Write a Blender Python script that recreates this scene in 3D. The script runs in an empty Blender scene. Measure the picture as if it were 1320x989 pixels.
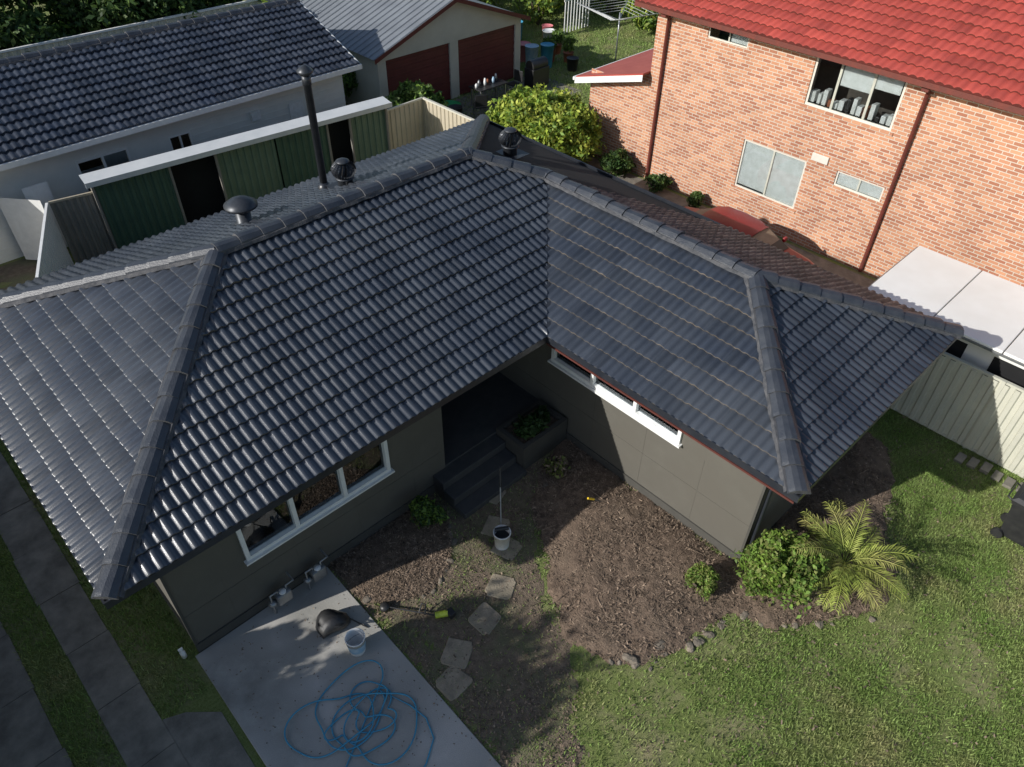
import bpy, bmesh, math, random
import numpy as np
from mathutils import Vector, Matrix
random.seed(7); rng=np.random.default_rng(7)
scene=bpy.context.scene
COL=scene.collection

# ------------------------------------------------------------------ helpers
def empty(name):
    o=bpy.data.objects.new(name,None); COL.objects.link(o); return o
def mesh(name,verts,faces,mats,parent=None,smooth=False,midx=None):
    me=bpy.data.meshes.new(name); me.from_pydata([tuple(v) for v in verts],[],faces)
    if not isinstance(mats,(list,tuple)): mats=[mats]
    for m in mats: me.materials.append(m)
    if midx is not None: me.polygons.foreach_set('material_index',midx)
    if smooth: me.polygons.foreach_set('use_smooth',[True]*len(me.polygons))
    me.update(); o=bpy.data.objects.new(name,me); COL.objects.link(o)
    if parent: o.parent=parent
    return o
def fastmesh(name,V,nper,mats,parent=None,midx=None):
    """V (N*nper,3): N separate polygons with nper corners"""
    V=np.asarray(V,dtype=np.float32).reshape(-1,3); n=len(V)//nper
    me=bpy.data.meshes.new(name); me.vertices.add(len(V)); me.vertices.foreach_set('co',V.ravel())
    me.loops.add(len(V)); me.loops.foreach_set('vertex_index',np.arange(len(V),dtype=np.int32))
    me.polygons.add(n); me.polygons.foreach_set('loop_start',np.arange(0,len(V),nper,dtype=np.int32))
    if not isinstance(mats,(list,tuple)): mats=[mats]
    for m in mats: me.materials.append(m)
    if midx is not None: me.polygons.foreach_set('material_index',np.asarray(midx,dtype=np.int32))
    me.update(calc_edges=True); me.validate()
    o=bpy.data.objects.new(name,me); COL.objects.link(o)
    if parent: o.parent=parent
    return o
def box(name,x0,x1,y0,y1,z0,z1,mat,parent=None,bev=0):
    v=[(x,y,z) for x in(x0,x1) for y in(y0,y1) for z in(z0,z1)]
    f=[(0,1,3,2),(4,6,7,5),(0,4,5,1),(2,3,7,6),(0,2,6,4),(1,5,7,3)]
    o=mesh(name,v,f,mat,parent)
    if bev:
        m=o.modifiers.new('b','BEVEL');m.width=bev;m.segments=2
    return o
def lathe(name,prof,c,mat,parent=None,n=24,cap=True):
    v=[];f=[]
    for r,z in prof:
        for i in range(n):
            a=2*math.pi*i/n; v.append((c[0]+r*math.cos(a),c[1]+r*math.sin(a),c[2]+z))
    for j in range(len(prof)-1):
        for i in range(n):
            f.append((j*n+i,j*n+(i+1)%n,(j+1)*n+(i+1)%n,(j+1)*n+i))
    if cap: f.append(tuple(range(n))[::-1]); f.append(tuple((len(prof)-1)*n+i for i in range(n)))
    return mesh(name,v,f,mat,parent,smooth=True)
def tube(name,pts,r,mat,parent=None,cyc=False,res=2):
    cu=bpy.data.curves.new(name,'CURVE'); cu.dimensions='3D'; cu.bevel_depth=r; cu.bevel_resolution=res; cu.use_fill_caps=True
    s=cu.splines.new('POLY'); s.points.add(len(pts)-1)
    for i,p in enumerate(pts): s.points[i].co=(p[0],p[1],p[2],1)
    s.use_cyclic_u=cyc
    cu.materials.append(mat); o=bpy.data.objects.new(name,cu); COL.objects.link(o)
    if parent: o.parent=parent
    return o
def loft(name,secs,mat,parent=None,smooth=True,closed=True,caps=True):
    n=len(secs[0]); v=[p for s in secs for p in s]; f=[]
    for j in range(len(secs)-1):
        for i in range(n if closed else n-1):
            f.append((j*n+i,j*n+(i+1)%n,(j+1)*n+(i+1)%n,(j+1)*n+i))
    if caps: f.append(tuple(range(n))[::-1]); f.append(tuple((len(secs)-1)*n+i for i in range(n)))
    return mesh(name,v,f,mat,parent,smooth=smooth)
_g=np.random.default_rng(3).random((64,64))
def vn(x,y,s):
    """smooth value noise 0..1"""
    def one(x,y):
        xi=np.floor(x).astype(int);yi=np.floor(y).astype(int);fx=x-xi;fy=y-yi;fx=fx*fx*(3-2*fx);fy=fy*fy*(3-2*fy)
        g=lambda a,b:_g[a%64,b%64]
        return (g(xi,yi)*(1-fx)+g(xi+1,yi)*fx)*(1-fy)+(g(xi,yi+1)*(1-fx)+g(xi+1,yi+1)*fx)*fy
    return .6*one(x*s+11,y*s+5)+.27*one(x*s*2.3+31,y*s*2.3+3)+.13*one(x*s*6+7,y*s*6+17)

# ------------------------------------------------------------------ materials
def new(name):
    m=bpy.data.materials.new(name); m.use_nodes=True; nt=m.node_tree
    return m,nt,nt.nodes['Principled BSDF']
def N(nt,t,**k):
    n=nt.nodes.new(t)
    for a,b in k.items(): setattr(n,a,b)
    return n
def pmat(name,c1,c2=None,scale=3,rough=.7,bump=0,bscale=None,metal=0,spec=.5,detail=6,lo=.35,hi=.65,c3=None,s3=.6,island=0,tint=None,coat=0,trans=0,t3=(.45,.65)):
    m,nt,b=new(name); L=nt.links
    tc=N(nt,'ShaderNodeTexCoord'); 
    b.inputs['Roughness'].default_value=rough; b.inputs['Metallic'].default_value=metal
    b.inputs['Specular IOR Level'].default_value=spec
    if c2 is None: c2=tuple(x*.82 for x in c1)
    nz=N(nt,'ShaderNodeTexNoise'); nz.inputs['Scale'].default_value=scale; nz.inputs['Detail'].default_value=detail; nz.inputs['Roughness'].default_value=.65
    L.new(tc.outputs['Object'],nz.inputs['Vector'])
    mr=N(nt,'ShaderNodeMapRange'); mr.inputs[1].default_value=lo; mr.inputs[2].default_value=hi
    L.new(nz.outputs['Fac'],mr.inputs[0])
    mx=N(nt,'ShaderNodeMix',data_type='RGBA'); mx.inputs[6].default_value=(*c1,1); mx.inputs[7].default_value=(*c2,1)
    L.new(mr.outputs[0],mx.inputs[0]); col=mx.outputs[2]
    if c3 is not None:
        n3=N(nt,'ShaderNodeTexNoise'); n3.inputs['Scale'].default_value=s3; n3.inputs['Detail'].default_value=5; L.new(tc.outputs['Object'],n3.inputs['Vector'])
        m3=N(nt,'ShaderNodeMapRange'); m3.inputs[1].default_value=t3[0]; m3.inputs[2].default_value=t3[1]; L.new(n3.outputs['Fac'],m3.inputs[0])
        x3=N(nt,'ShaderNodeMix',data_type='RGBA'); L.new(m3.outputs[0],x3.inputs[0]); L.new(col,x3.inputs[6]); x3.inputs[7].default_value=(*c3,1); col=x3.outputs[2]
    if island:
        g=N(nt,'ShaderNodeNewGeometry'); mr2=N(nt,'ShaderNodeMapRange'); mr2.inputs[3].default_value=1-island; mr2.inputs[4].default_value=1+island
        L.new(g.outputs['Random Per Island'],mr2.inputs[0])
        h=N(nt,'ShaderNodeHueSaturation'); L.new(mr2.outputs[0],h.inputs['Value']); L.new(col,h.inputs['Color']); col=h.outputs[0]
    if tint:
        at=N(nt,'ShaderNodeAttribute',attribute_name='tint'); mr2=N(nt,'ShaderNodeMapRange'); mr2.inputs[3].default_value=1-tint; mr2.inputs[4].default_value=1+tint
        L.new(at.outputs['Fac'],mr2.inputs[0])
        h=N(nt,'ShaderNodeHueSaturation'); L.new(mr2.outputs[0],h.inputs['Value']); L.new(col,h.inputs['Color']); col=h.outputs[0]
    L.new(col,b.inputs['Base Color'])
    rr=N(nt,'ShaderNodeMapRange'); rr.inputs[3].default_value=max(0,rough-.08); rr.inputs[4].default_value=min(1,rough+.1); L.new(nz.outputs['Fac'],rr.inputs[0]); L.new(rr.outputs[0],b.inputs['Roughness'])
    if bump:
        nb=N(nt,'ShaderNodeTexNoise'); nb.inputs['Scale'].default_value=bscale or scale*6; nb.inputs['Detail'].default_value=5; L.new(tc.outputs['Object'],nb.inputs['Vector'])
        bp=N(nt,'ShaderNodeBump'); bp.inputs['Strength'].default_value=bump; bp.inputs['Distance'].default_value=.02; L.new(nb.outputs['Fac'],bp.inputs['Height']); L.new(bp.outputs[0],b.inputs['Normal'])
    if coat: b.inputs['Coat Weight'].default_value=coat
    if trans:
        tr=N(nt,'ShaderNodeBsdfTranslucent'); L.new(col,tr.inputs['Color']); ms=N(nt,'ShaderNodeMixShader'); ms.inputs[0].default_value=trans
        L.new(b.outputs[0],ms.inputs[1]); L.new(tr.outputs[0],ms.inputs[2]); L.new(ms.outputs[0],nt.nodes['Material Output'].inputs[0])
    return m
TILE=pmat('tile_charcoal',(.027,.033,.046),(.043,.050,.063),scale=1.2,rough=.31,bump=.12,bscale=90,spec=.8,tint=.2,c3=(.052,.059,.071),s3=.45)
TILE_EDGE=pmat('tile_front_edge',(.19,.155,.12),(.06,.06,.062),scale=6,rough=.8,tint=.3)
CAP=pmat('ridge_cap',(.030,.035,.046),(.052,.057,.067),scale=4,rough=.42,bump=.3,bscale=50,spec=.6)
MORTAR=pmat('mortar',(.095,.095,.10),(.04,.043,.05),scale=9,rough=.9,bump=.5,bscale=60)
TILE_BR=pmat('tile_brown',(.17,.11,.082),(.09,.066,.056),scale=2,rough=.6,bump=.3,bscale=80,tint=.4)
TILE_WH=pmat('tile_neighbour',(.028,.035,.052),(.055,.062,.078),scale=1.5,rough=.3,tint=.3,spec=.8)
TILE_RED=pmat('tile_red',(.44,.075,.055),(.32,.055,.042),scale=1.5,rough=.5,tint=.18)
EDGE_RED=pmat('tile_red_edge',(.14,.028,.02),rough=.8,tint=.1)
DARK=pmat('dark_void',(.008,.008,.009),rough=.9)
GUTTER=pmat('gutter_charcoal',(.018,.021,.028),(.026,.029,.036),scale=5,rough=.35,spec=.6)
REDTRIM=pmat('red_brown_trim',(.17,.04,.028),(.12,.034,.025),scale=6,rough=.5)
REDFASC=pmat('dull_red_fascia',(.11,.03,.022),(.08,.025,.02),scale=6,rough=.6)
WALL=pmat('wall_taupe',(.116,.109,.091),(.100,.094,.079),scale=1.6,rough=.75,bump=.08,bscale=40,c3=(.106,.098,.081),s3=.8)
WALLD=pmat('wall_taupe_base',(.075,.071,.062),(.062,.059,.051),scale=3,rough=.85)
WHITE=pmat('white_paint',(.80,.80,.78),(.72,.72,.70),scale=6,rough=.45)
CREAM=pmat('cream_frame',(.66,.63,.55),(.6,.57,.5),scale=6,rough=.5)
STEPM=pmat('painted_step',(.045,.047,.05),(.065,.065,.065),scale=5,rough=.7)
CONC=pmat('concrete',(.38,.37,.34),(.22,.215,.195),scale=1.6,rough=.85,bump=.25,bscale=60,c3=(.47,.45,.42),s3=.8,detail=12)
CONC2=pmat('old_concrete',(.25,.23,.19),(.13,.12,.10),scale=2.5,rough=.9,bump=.35,bscale=50,detail=12)
STONE=pmat('stepping_stone',(.37,.31,.23),(.21,.18,.135),scale=5,rough=.9,bump=.5,bscale=40,detail=12,c3=(.27,.235,.17),s3=3)
ROCK=pmat('edging_rock',(.24,.20,.155),(.12,.105,.085),scale=7,rough=.95,bump=.6,bscale=30,island=.3)
MULCH=pmat('mulch',(.22,.155,.11),(.095,.066,.046),scale=9,rough=.95,bump=1,bscale=40,detail=14,c3=(.165,.12,.085),s3=1.6)
CHIP=pmat('mulch_chip',(.27,.20,.145),(.10,.072,.05),scale=9,rough=.95,island=.6)
DIRT=pmat('dirt',(.21,.16,.115),(.11,.085,.06),scale=8,rough=.95,bump=.9,bscale=45,detail=14,c3=(.14,.14,.075),s3=1.7)
BLADE=pmat('grass_blade',(.205,.315,.075),(.28,.36,.115),scale=1.3,rough=.6,island=.4,spec=.3,trans=.3,c3=(.42,.38,.19),s3=.8,t3=(.50,.74))
WHWALL=pmat('white_weatherboard',(.74,.74,.70),(.68,.68,.64),scale=2,rough=.6)
METALROOF=pmat('metal_roof_pale',(.66,.67,.66),(.56,.58,.58),scale=1.5,rough=.4,metal=.05)
METALGREY=pmat('metal_roof_grey',(.26,.28,.30),(.20,.215,.235),scale=1.5,rough=.45,metal=.2)
GREEN=pmat('green_steel',(.06,.12,.085),(.05,.10,.072),scale=3,rough=.5)
GREEN2=pmat('green_steel_faded',(.13,.19,.135),(.105,.16,.115),scale=3,rough=.55)
BEIGE=pmat('beige_steel',(.50,.44,.33),(.43,.38,.29),scale=2,rough=.5)
BEIGEL=pmat('pale_greybeige_steel',(.55,.54,.45),(.46,.455,.38),scale=1.2,rough=.5,bump=.1,bscale=8)
CREAMS=pmat('cream_steel',(.60,.58,.49),(.52,.50,.42),scale=1.2,rough=.5)
GREYS=pmat('grey_steel',(.26,.24,.21),(.21,.20,.18),scale=2,rough=.6)
MAROON=pmat('maroon_steel',(.15,.03,.03),(.11,.022,.022),scale=2,rough=.5)
CARRED=pmat('car_red',(.26,.014,.018),(.24,.012,.016),scale=2,rough=.38,spec=.4)
BLACKP=pmat('black_plastic',(.02,.02,.022),(.03,.03,.03),scale=8,rough=.4)
STEEL=pmat('galvanised',(.35,.36,.37),(.25,.26,.27),scale=12,rough=.4,metal=.7)
VENT=pmat('painted_vent',(.055,.06,.07),(.035,.04,.047),scale=9,rough=.4,metal=.3)
HOSE=pmat('blue_hose',(.06,.32,.48),(.05,.25,.40),scale=5,rough=.35)
WPLAST=pmat('white_plastic',(.80,.81,.81),(.68,.68,.66),scale=9,rough=.35)
ROOFW=pmat('caravan_roof_white',(.90,.89,.85),(.83,.81,.76),scale=.8,rough=.4,detail=3)
BLUEP=pmat('blue_label',(.22,.42,.60),(.5,.6,.68),scale=9,rough=.4)
LIME=pmat('lime_plastic',(.42,.52,.05),(.36,.45,.05),scale=9,rough=.4)
YEL=pmat('yellow_plastic',(.75,.50,.03),rough=.4)
BARK=pmat('bark',(.11,.08,.055),(.05,.04,.03),scale=12,rough=.95,bump=.8,bscale=40)
TERRA=pmat('terracotta_pot',(.35,.12,.06),rough=.8)
CURT=pmat('white_curtain',(.80,.80,.78),(.66,.66,.63),scale=5,rough=.9)
TANC=pmat('tan_reflection_and_item',(.60,.51,.40),(.46,.38,.29),scale=4,rough=.9)  # painted reflection tone for the front window panes; also colours some shelf items
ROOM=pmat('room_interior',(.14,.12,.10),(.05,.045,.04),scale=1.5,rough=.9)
ROOM2=pmat('room_floor',(.42,.33,.24),(.2,.16,.12),scale=1.0,rough=.8)
def leafmat(name,a,b,c3=None,trans=.35,island=.45): return pmat(name,a,b,scale=2.2,rough=.55,spec=.35,island=island,trans=trans,c3=c3,s3=1.5)
LF_BUSH=leafmat('leaf_bush',(.21,.32,.055),(.13,.23,.045))
LF_OLIVE=leafmat('leaf_olive',(.25,.28,.08),(.17,.20,.06))
LF_DARK=leafmat('leaf_dark',(.04,.085,.025),(.055,.10,.03))
LF_HEDGE=leafmat('leaf_hedge',(.34,.41,.055),(.20,.29,.04),c3=(.42,.45,.08))
LF_PALM=leafmat('leaf_palm',(.40,.44,.10),(.26,.34,.07),c3=(.48,.45,.16))
LF_TREE=leafmat('leaf_tree',(.07,.13,.035),(.11,.17,.04))
def glassm():
    m,nt,b=new('window_glass'); nt.nodes.remove(b); L=nt.links
    t=N(nt,'ShaderNodeBsdfTransparent'); t.inputs[0].default_value=(.88,.9,.9,1)
    g=N(nt,'ShaderNodeBsdfGlossy'); g.inputs['Roughness'].default_value=.03; g.inputs['Color'].default_value=(.9,.95,1,1)
    fr=N(nt,'ShaderNodeFresnel'); fr.inputs[0].default_value=1.6
    mr=N(nt,'ShaderNodeMapRange'); mr.inputs[3].default_value=.06; mr.inputs[4].default_value=1; L.new(fr.outputs[0],mr.inputs[0])
    mx=N(nt,'ShaderNodeMixShader'); L.new(mr.outputs[0],mx.inputs[0]); L.new(t.outputs[0],mx.inputs[1]); L.new(g.outputs[0],mx.inputs[2])
    L.new(mx.outputs[0],nt.nodes['Material Output'].inputs[0]); return m
GLASS=glassm()
def brickm():
    m,nt,b=new('red_brick'); L=nt.links
    tc=N(nt,'ShaderNodeTexCoord'); sp=N(nt,'ShaderNodeSeparateXYZ'); L.new(tc.outputs['Object'],sp.inputs[0])
    ad=N(nt,'ShaderNodeMath',operation='ADD'); L.new(sp.outputs[0],ad.inputs[0]); L.new(sp.outputs[1],ad.inputs[1])
    cb=N(nt,'ShaderNodeCombineXYZ'); L.new(ad.outputs[0],cb.inputs[0]); L.new(sp.outputs[2],cb.inputs[1])
    br=N(nt,'ShaderNodeTexBrick'); L.new(cb.outputs[0],br.inputs['Vector'])
    br.inputs['Scale'].default_value=1; br.inputs['Brick Width'].default_value=.24; br.inputs['Row Height'].default_value=.086; br.inputs['Mortar Size'].default_value=.010
    br.inputs['Color1'].default_value=(.58,.29,.165,1); br.inputs['Color2'].default_value=(.33,.125,.072,1); br.inputs['Mortar'].default_value=(.58,.52,.43,1)
    br.inputs['Bias'].default_value=-.1; br.inputs['Mortar Smooth'].default_value=.2
    nz=N(nt,'ShaderNodeTexNoise'); nz.inputs['Scale'].default_value=1.1; nz.inputs['Detail'].default_value=8; L.new(tc.outputs['Object'],nz.inputs['Vector'])
    mr=N(nt,'ShaderNodeMapRange'); mr.inputs[3].default_value=.72; mr.inputs[4].default_value=1.18; L.new(nz.outputs['Fac'],mr.inputs[0])
    h=N(nt,'ShaderNodeHueSaturation'); L.new(br.outputs['Color'],h.inputs['Color']); L.new(mr.outputs[0],h.inputs['Value']); L.new(h.outputs[0],b.inputs['Base Color'])
    b.inputs['Roughness'].default_value=.9
    bp=N(nt,'ShaderNodeBump'); bp.inputs['Strength'].default_value=.5; bp.inputs['Distance'].default_value=.01; bp.invert=True; L.new(br.outputs['Fac'],bp.inputs['Height']); L.new(bp.outputs[0],b.inputs['Normal'])
    return m
BRICK=brickm()
def grassground():
    m,nt,b=new('lawn_ground'); L=nt.links; tc=N(nt,'ShaderNodeTexCoord')
    def nz(s,d,lo,hi):
        n=N(nt,'ShaderNodeTexNoise'); n.inputs['Scale'].default_value=s; n.inputs['Detail'].default_value=d; n.inputs['Roughness'].default_value=.7; L.new(tc.outputs['Object'],n.inputs['Vector'])
        r=N(nt,'ShaderNodeMapRange'); r.inputs[1].default_value=lo; r.inputs[2].default_value=hi; L.new(n.outputs['Fac'],r.inputs[0]); return r.outputs[0],n
    def mix(f,a,bb):
        x=N(nt,'ShaderNodeMix',data_type='RGBA'); L.new(f,x.inputs[0])
        for i,c in((6,a),(7,bb)):
            if isinstance(c,tuple): x.inputs[i].default_value=(*c,1)
            else: L.new(c,x.inputs[i])
        return x.outputs[2]
    f1,_=nz(26,6,.35,.68); f2,_=nz(1.1,6,.48,.74); f3,n3=nz(60,4,.3,.7)
    c=mix(f1,(.13,.175,.05),(.25,.28,.105)); c=mix(f2,c,(.33,.285,.175))
    L.new(c,b.inputs['Base Color']); b.inputs['Roughness'].default_value=.95; b.inputs['Specular IOR Level'].default_value=.1
    bp=N(nt,'ShaderNodeBump'); bp.inputs['Strength'].default_value=.9; bp.inputs['Distance'].default_value=.03; L.new(n3.outputs['Fac'],bp.inputs['Height']); L.new(bp.outputs[0],b.inputs['Normal'])
    return m
GRASSG=grassground()

# ------------------------------------------------------------------ camera, sun, sky
CP=(-7.5242,-6.8714,10.9688); yaw,pit,rol=.7982,.7314,.0164
f=Vector((math.cos(yaw)*math.cos(pit),math.sin(yaw)*math.cos(pit),-math.sin(pit))); r=Vector((math.sin(yaw),-math.cos(yaw),0)); u=r.cross(f)
r2=r*math.cos(rol)+u*math.sin(rol); u2=-r*math.sin(rol)+u*math.cos(rol)
cd=bpy.data.cameras.new('camera'); cam=bpy.data.objects.new('camera',cd); COL.objects.link(cam); scene.camera=cam
M=Matrix.Identity(4)
for i in range(3): M[i][0]=r2[i];M[i][1]=u2[i];M[i][2]=-f[i];M[i][3]=CP[i]
cam.matrix_world=M; cd.sensor_width=36; cd.lens=36*960.3/1320; cd.clip_end=1500
EL=math.radians(27); AZ=math.radians(-16)
sd=Vector((math.cos(AZ)*math.cos(EL),math.sin(AZ)*math.cos(EL),-math.sin(EL)))
ld=bpy.data.lights.new('sun','SUN'); ld.energy=5; ld.angle=math.radians(.5); ld.color=(1,.97,.92)
lo=bpy.data.objects.new('sun',ld); COL.objects.link(lo); lo.rotation_euler=sd.to_track_quat('-Z','Y').to_euler(); lo.location=(-20,5,20)
w=bpy.data.worlds.new('World'); scene.world=w; w.use_nodes=True; nt=w.node_tree
sk=nt.nodes.new('ShaderNodeTexSky'); sk.sky_type='NISHITA'; sk.sun_disc=False; sk.sun_elevation=EL; sk.sun_rotation=math.atan2(-sd.x,-sd.y)
bg=nt.nodes['Background']; bg.inputs[1].default_value=.11; nt.links.new(sk.outputs[0],bg.inputs[0])
scene.view_settings.view_transform='Standard'; scene.view_settings.look='None'; scene.view_settings.exposure=0

# ------------------------------------------------------------------ tiled slopes
def tiled_slope(name,P0,e,n,tan,length,run,clips,mat,edge,parent,ex=.31,per=.15,roll=.034,step=.042,full=True):
    P0=Vector(P0); e=Vector(e); n=Vector(n)
    cs=math.sqrt(1+tan*tan); up=Vector((n.x/cs,n.y/cs,tan/cs)); nor=e.cross(up)
    if nor.z<0: nor=-nor
    S=run*cs
    fr=[0,.16,.29,.5,.71,.84] if full else [0,.25,.5,.75]
    hh=[0,.06,.76,1,.76,.06] if full else [0,.7,1,.7]
    nt_=int(math.ceil(length/per)); xs=[];ws=[]
    for k in range(nt_):
        for a,b in zip(fr,hh): xs.append((k+a)*per); ws.append(b*roll)
    xs.append(nt_*per); ws.append(0); xs=np.array(xs);ws=np.array(ws); nx=len(xs); npr=len(fr)
    nc=int(math.ceil((S+.05)/ex)); V=[];F=[];mi=[];tint=[];base=0
    E=np.array(e);U=np.array(up);NN=np.array(nor);P=np.array(P0)
    for j in range(nc):
        s0=j*ex-.05; s1=min(s0+ex+.004,S+.02)
        jit=np.repeat(rng.normal(0,.003,nt_//2+2),2*npr)[:nx]; sj=np.repeat(rng.normal(0,.004,nt_//2+2),2*npr)[:nx]
        rows=[(s0+.004,-.012+0*ws),(s0,step*.85+ws+jit),(s0,step*.85+ws+jit),(s0+.02,step+ws+jit),(s1,.004+ws*.9+jit*.3)]
        for q,(s,hgt) in enumerate(rows):
            V.append(P+np.outer(xs,E)+np.outer(s+(sj if q<4 else 0*sj),U)+np.outer(hgt,NN))
        tt=rng.random(nt_//2+2)
        for a,b,m_ in((0,1,1),(2,3,0),(3,4,0)):
            for i in range(nx-1):
                F.append((base+a*nx+i,base+a*nx+i+1,base+b*nx+i+1,base+b*nx+i)); mi.append(m_); tint.append(tt[i//(2*npr)])
        base+=5*nx
    V=np.concatenate(V)
    me=bpy.data.meshes.new(name); me.from_pydata(V.tolist(),[],F); me.materials.append(mat); me.materials.append(edge)
    me.polygons.foreach_set('material_index',mi); me.polygons.foreach_set('use_smooth',[True]*len(F))
    at=me.attributes.new('tint','FLOAT','FACE'); at.data.foreach_set('value',tint)
    if clips:
        bm=bmesh.new(); bm.from_mesh(me)
        for co,no in clips:
            bmesh.ops.bisect_plane(bm,geom=bm.verts[:]+bm.edges[:]+bm.faces[:],plane_co=co,plane_no=no,clear_outer=True)
        bm.to_mesh(me); bm.free()
    me.update(); o=bpy.data.objects.new(name,me); COL.objects.link(o); o.parent=parent
    return o
def caps(name,P,Q,parent,mat=CAP,w=.165,h=.075,seg=.40,mort=True):
    P=Vector(P);Q=Vector(Q);d=(Q-P);L=d.length;d.normalize();side=d.cross(Vector((0,0,1))).normalized();up=side.cross(d).normalized()
    n=int(L/seg)+1; V=[];F=[];mi=[]
    prof=[(-1,-.55),(-.93,.0),(-.5,.8),(0,1),(.5,.8),(.93,.0),(1,-.55)]
    for k in range(n):
        a=k*seg-.03; b=min((k+1)*seg+.02,L+.03); jj=random.uniform(-.008,.008); js=random.uniform(-.014,.014)
        base=len(V)
        for (s,sc,l) in((a,1.0,0.016),(a+.05,1.0,0.018),(b,.88,-.002)):
            for x,y in prof: V.append(P+d*s+side*(x*w*sc+js)+up*(y*h*sc+l+jj+.012))
        m=len(prof)
        for q in range(2):
            for i in range(m-1): F.append((base+q*m+i,base+q*m+i+1,base+(q+1)*m+i+1,base+(q+1)*m+i)); mi.append(0)
        F.append(tuple(base+i for i in range(m))[::-1]); mi.append(1)
    if mort:
        ns=int(L/.13)+1; base=len(V)
        for s in range(ns+1):
            wl=1.17+random.uniform(-.07,.09); wr=1.17+random.uniform(-.07,.09)
            for x,y in((-wl,-.75),(-1.0,-.12),(1.0,-.12),(wr,-.75)): V.append(P+d*(L*s/ns)+side*(x*w)+up*(y*h+.012))
        for s in range(ns):
            for i in range(3): F.append((base+s*4+i,base+s*4+i+1,base+s*4+4+i+1,base+s*4+4+i)); mi.append(1)
    return mesh(name,V,F,[mat,MORTAR],parent,midx=mi)
def corr(name,p0,p1,z0,z1,mat,parent,pitch=.19,depth=.03,posts=None):
    p0=Vector((*p0,0));p1=Vector((*p1,0));d=p1-p0;L=d.length;d.normalize();nn=Vector((-d.y,d.x,0)); V=[];F=[]
    k=int(L/pitch)+1;pts=[]
    for i in range(k):
        for a,b in((0,0),(.38,0),(.5,1),(.88,1)):
            s=(i+a)*pitch
            if s<=L: pts.append((s,b*depth))
    pts.append((L,0))
    for z in(z0,z1):
        for s,b in pts: q=p0+d*s+nn*b; V.append((q.x,q.y,z))
    m=len(pts)
    for i in range(m-1): F.append((i,i+1,m+i+1,m+i))
    return mesh(name,V,F,mat,parent)
def rail(name,p0,p1,z,mat,parent,w=.05,h=.05):
    p0=Vector((*p0,z));p1=Vector((*p1,z)); d=(p1-p0).normalized(); s=Vector((-d.y,d.x,0))*w/2
    V=[p+s*a+Vector((0,0,b)) for p in(p0,p1) for a,b in((-1,0),(1,0),(1,h),(-1,h))]
    return mesh(name,V,[(0,1,5,4),(1,2,6,5),(2,3,7,6),(3,0,4,7),(0,3,2,1),(4,5,6,7)],mat,parent)
def wall(name,axis,c,a0,a1,z0,z1,holes,mat,parent,out,depth=.1):
    As=sorted({a0,a1,*[h[0] for h in holes],*[h[1] for h in holes]}); Zs=sorted({z0,z1,*[h[2] for h in holes],*[h[3] for h in holes]})
    P=(lambda a,d,z:(c+d,a,z)) if axis=='x' else (lambda a,d,z:(a,c+d,z))
    V=[];F=[]
    def quad(*p):
        b=len(V); V.extend(p); F.append((b,b+1,b+2,b+3))
    for i in range(len(As)-1):
        for j in range(len(Zs)-1):
            am=(As[i]+As[i+1])/2; zm=(Zs[j]+Zs[j+1])/2
            if any(h[0]<am<h[1] and h[2]<zm<h[3] for h in holes): continue
            quad(P(As[i],0,Zs[j]),P(As[i+1],0,Zs[j]),P(As[i+1],0,Zs[j+1]),P(As[i],0,Zs[j+1]))
    dd=-out*depth
    for h in holes:
        x0,x1,y0,y1=h[:4]
        quad(P(x0,0,y0),P(x1,0,y0),P(x1,dd,y0),P(x0,dd,y0)); quad(P(x0,0,y1),P(x1,0,y1),P(x1,dd,y1),P(x0,dd,y1))
        quad(P(x0,0,y0),P(x0,0,y1),P(x0,dd,y1),P(x0,dd,y0)); quad(P(x1,0,y0),P(x1,0,y1),P(x1,dd,y1),P(x1,dd,y0))
    return mesh(name,V,F,mat,parent)
def window(name,axis,c,out,a0,a1,z0,z1,splits,frame,parent,fw=.05,proud=.02,curtain=[],room=ROOM,rdepth=1.4,sill=True,rfloor=None,cmat=None):
    def B(nm,a,b,d0,d1,za,zb,m):
        lo_,hi_=sorted((c+out*d0,c+out*d1))
        if axis=='x': return box(nm,lo_,hi_,a,b,za,zb,m,parent)
        return box(nm,a,b,lo_,hi_,za,zb,m,parent)
    B(name+'_head',a0,a1,-.07,proud,z1-fw,z1,frame); B(name+'_base',a0,a1,-.07,proud,z0,z0+fw,frame)
    B(name+'_jamb_a',a0,a0+fw,-.068,proud-.002,z0+fw,z1-fw,frame); B(name+'_jamb_b',a1-fw,a1,-.068,proud-.002,z0+fw,z1-fw,frame)
    for k,s in enumerate(splits): B(name+'_mullion_%d'%k,s-fw*.5,s+fw*.5,-.066,proud-.004,z0+fw,z1-fw,frame)
    if sill: B(name+'_sill',a0-.04,a1+.04,.001,proud+.05,z0-.035,z0,frame)
    B(name+'_pane',a0+fw,a1-fw,-.035,-.031,z0+fw,z1-fw,GLASS)
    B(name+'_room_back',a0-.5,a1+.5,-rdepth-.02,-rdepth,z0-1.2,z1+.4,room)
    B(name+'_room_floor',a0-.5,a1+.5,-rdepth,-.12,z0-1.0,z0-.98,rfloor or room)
    for k,(s0,s1,q0,q1) in enumerate(curtain): B(name+'_blind_or_reflection_%d'%k,s0,s1,-.075,-.07,q0,q1,cmat or CURT)

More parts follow.
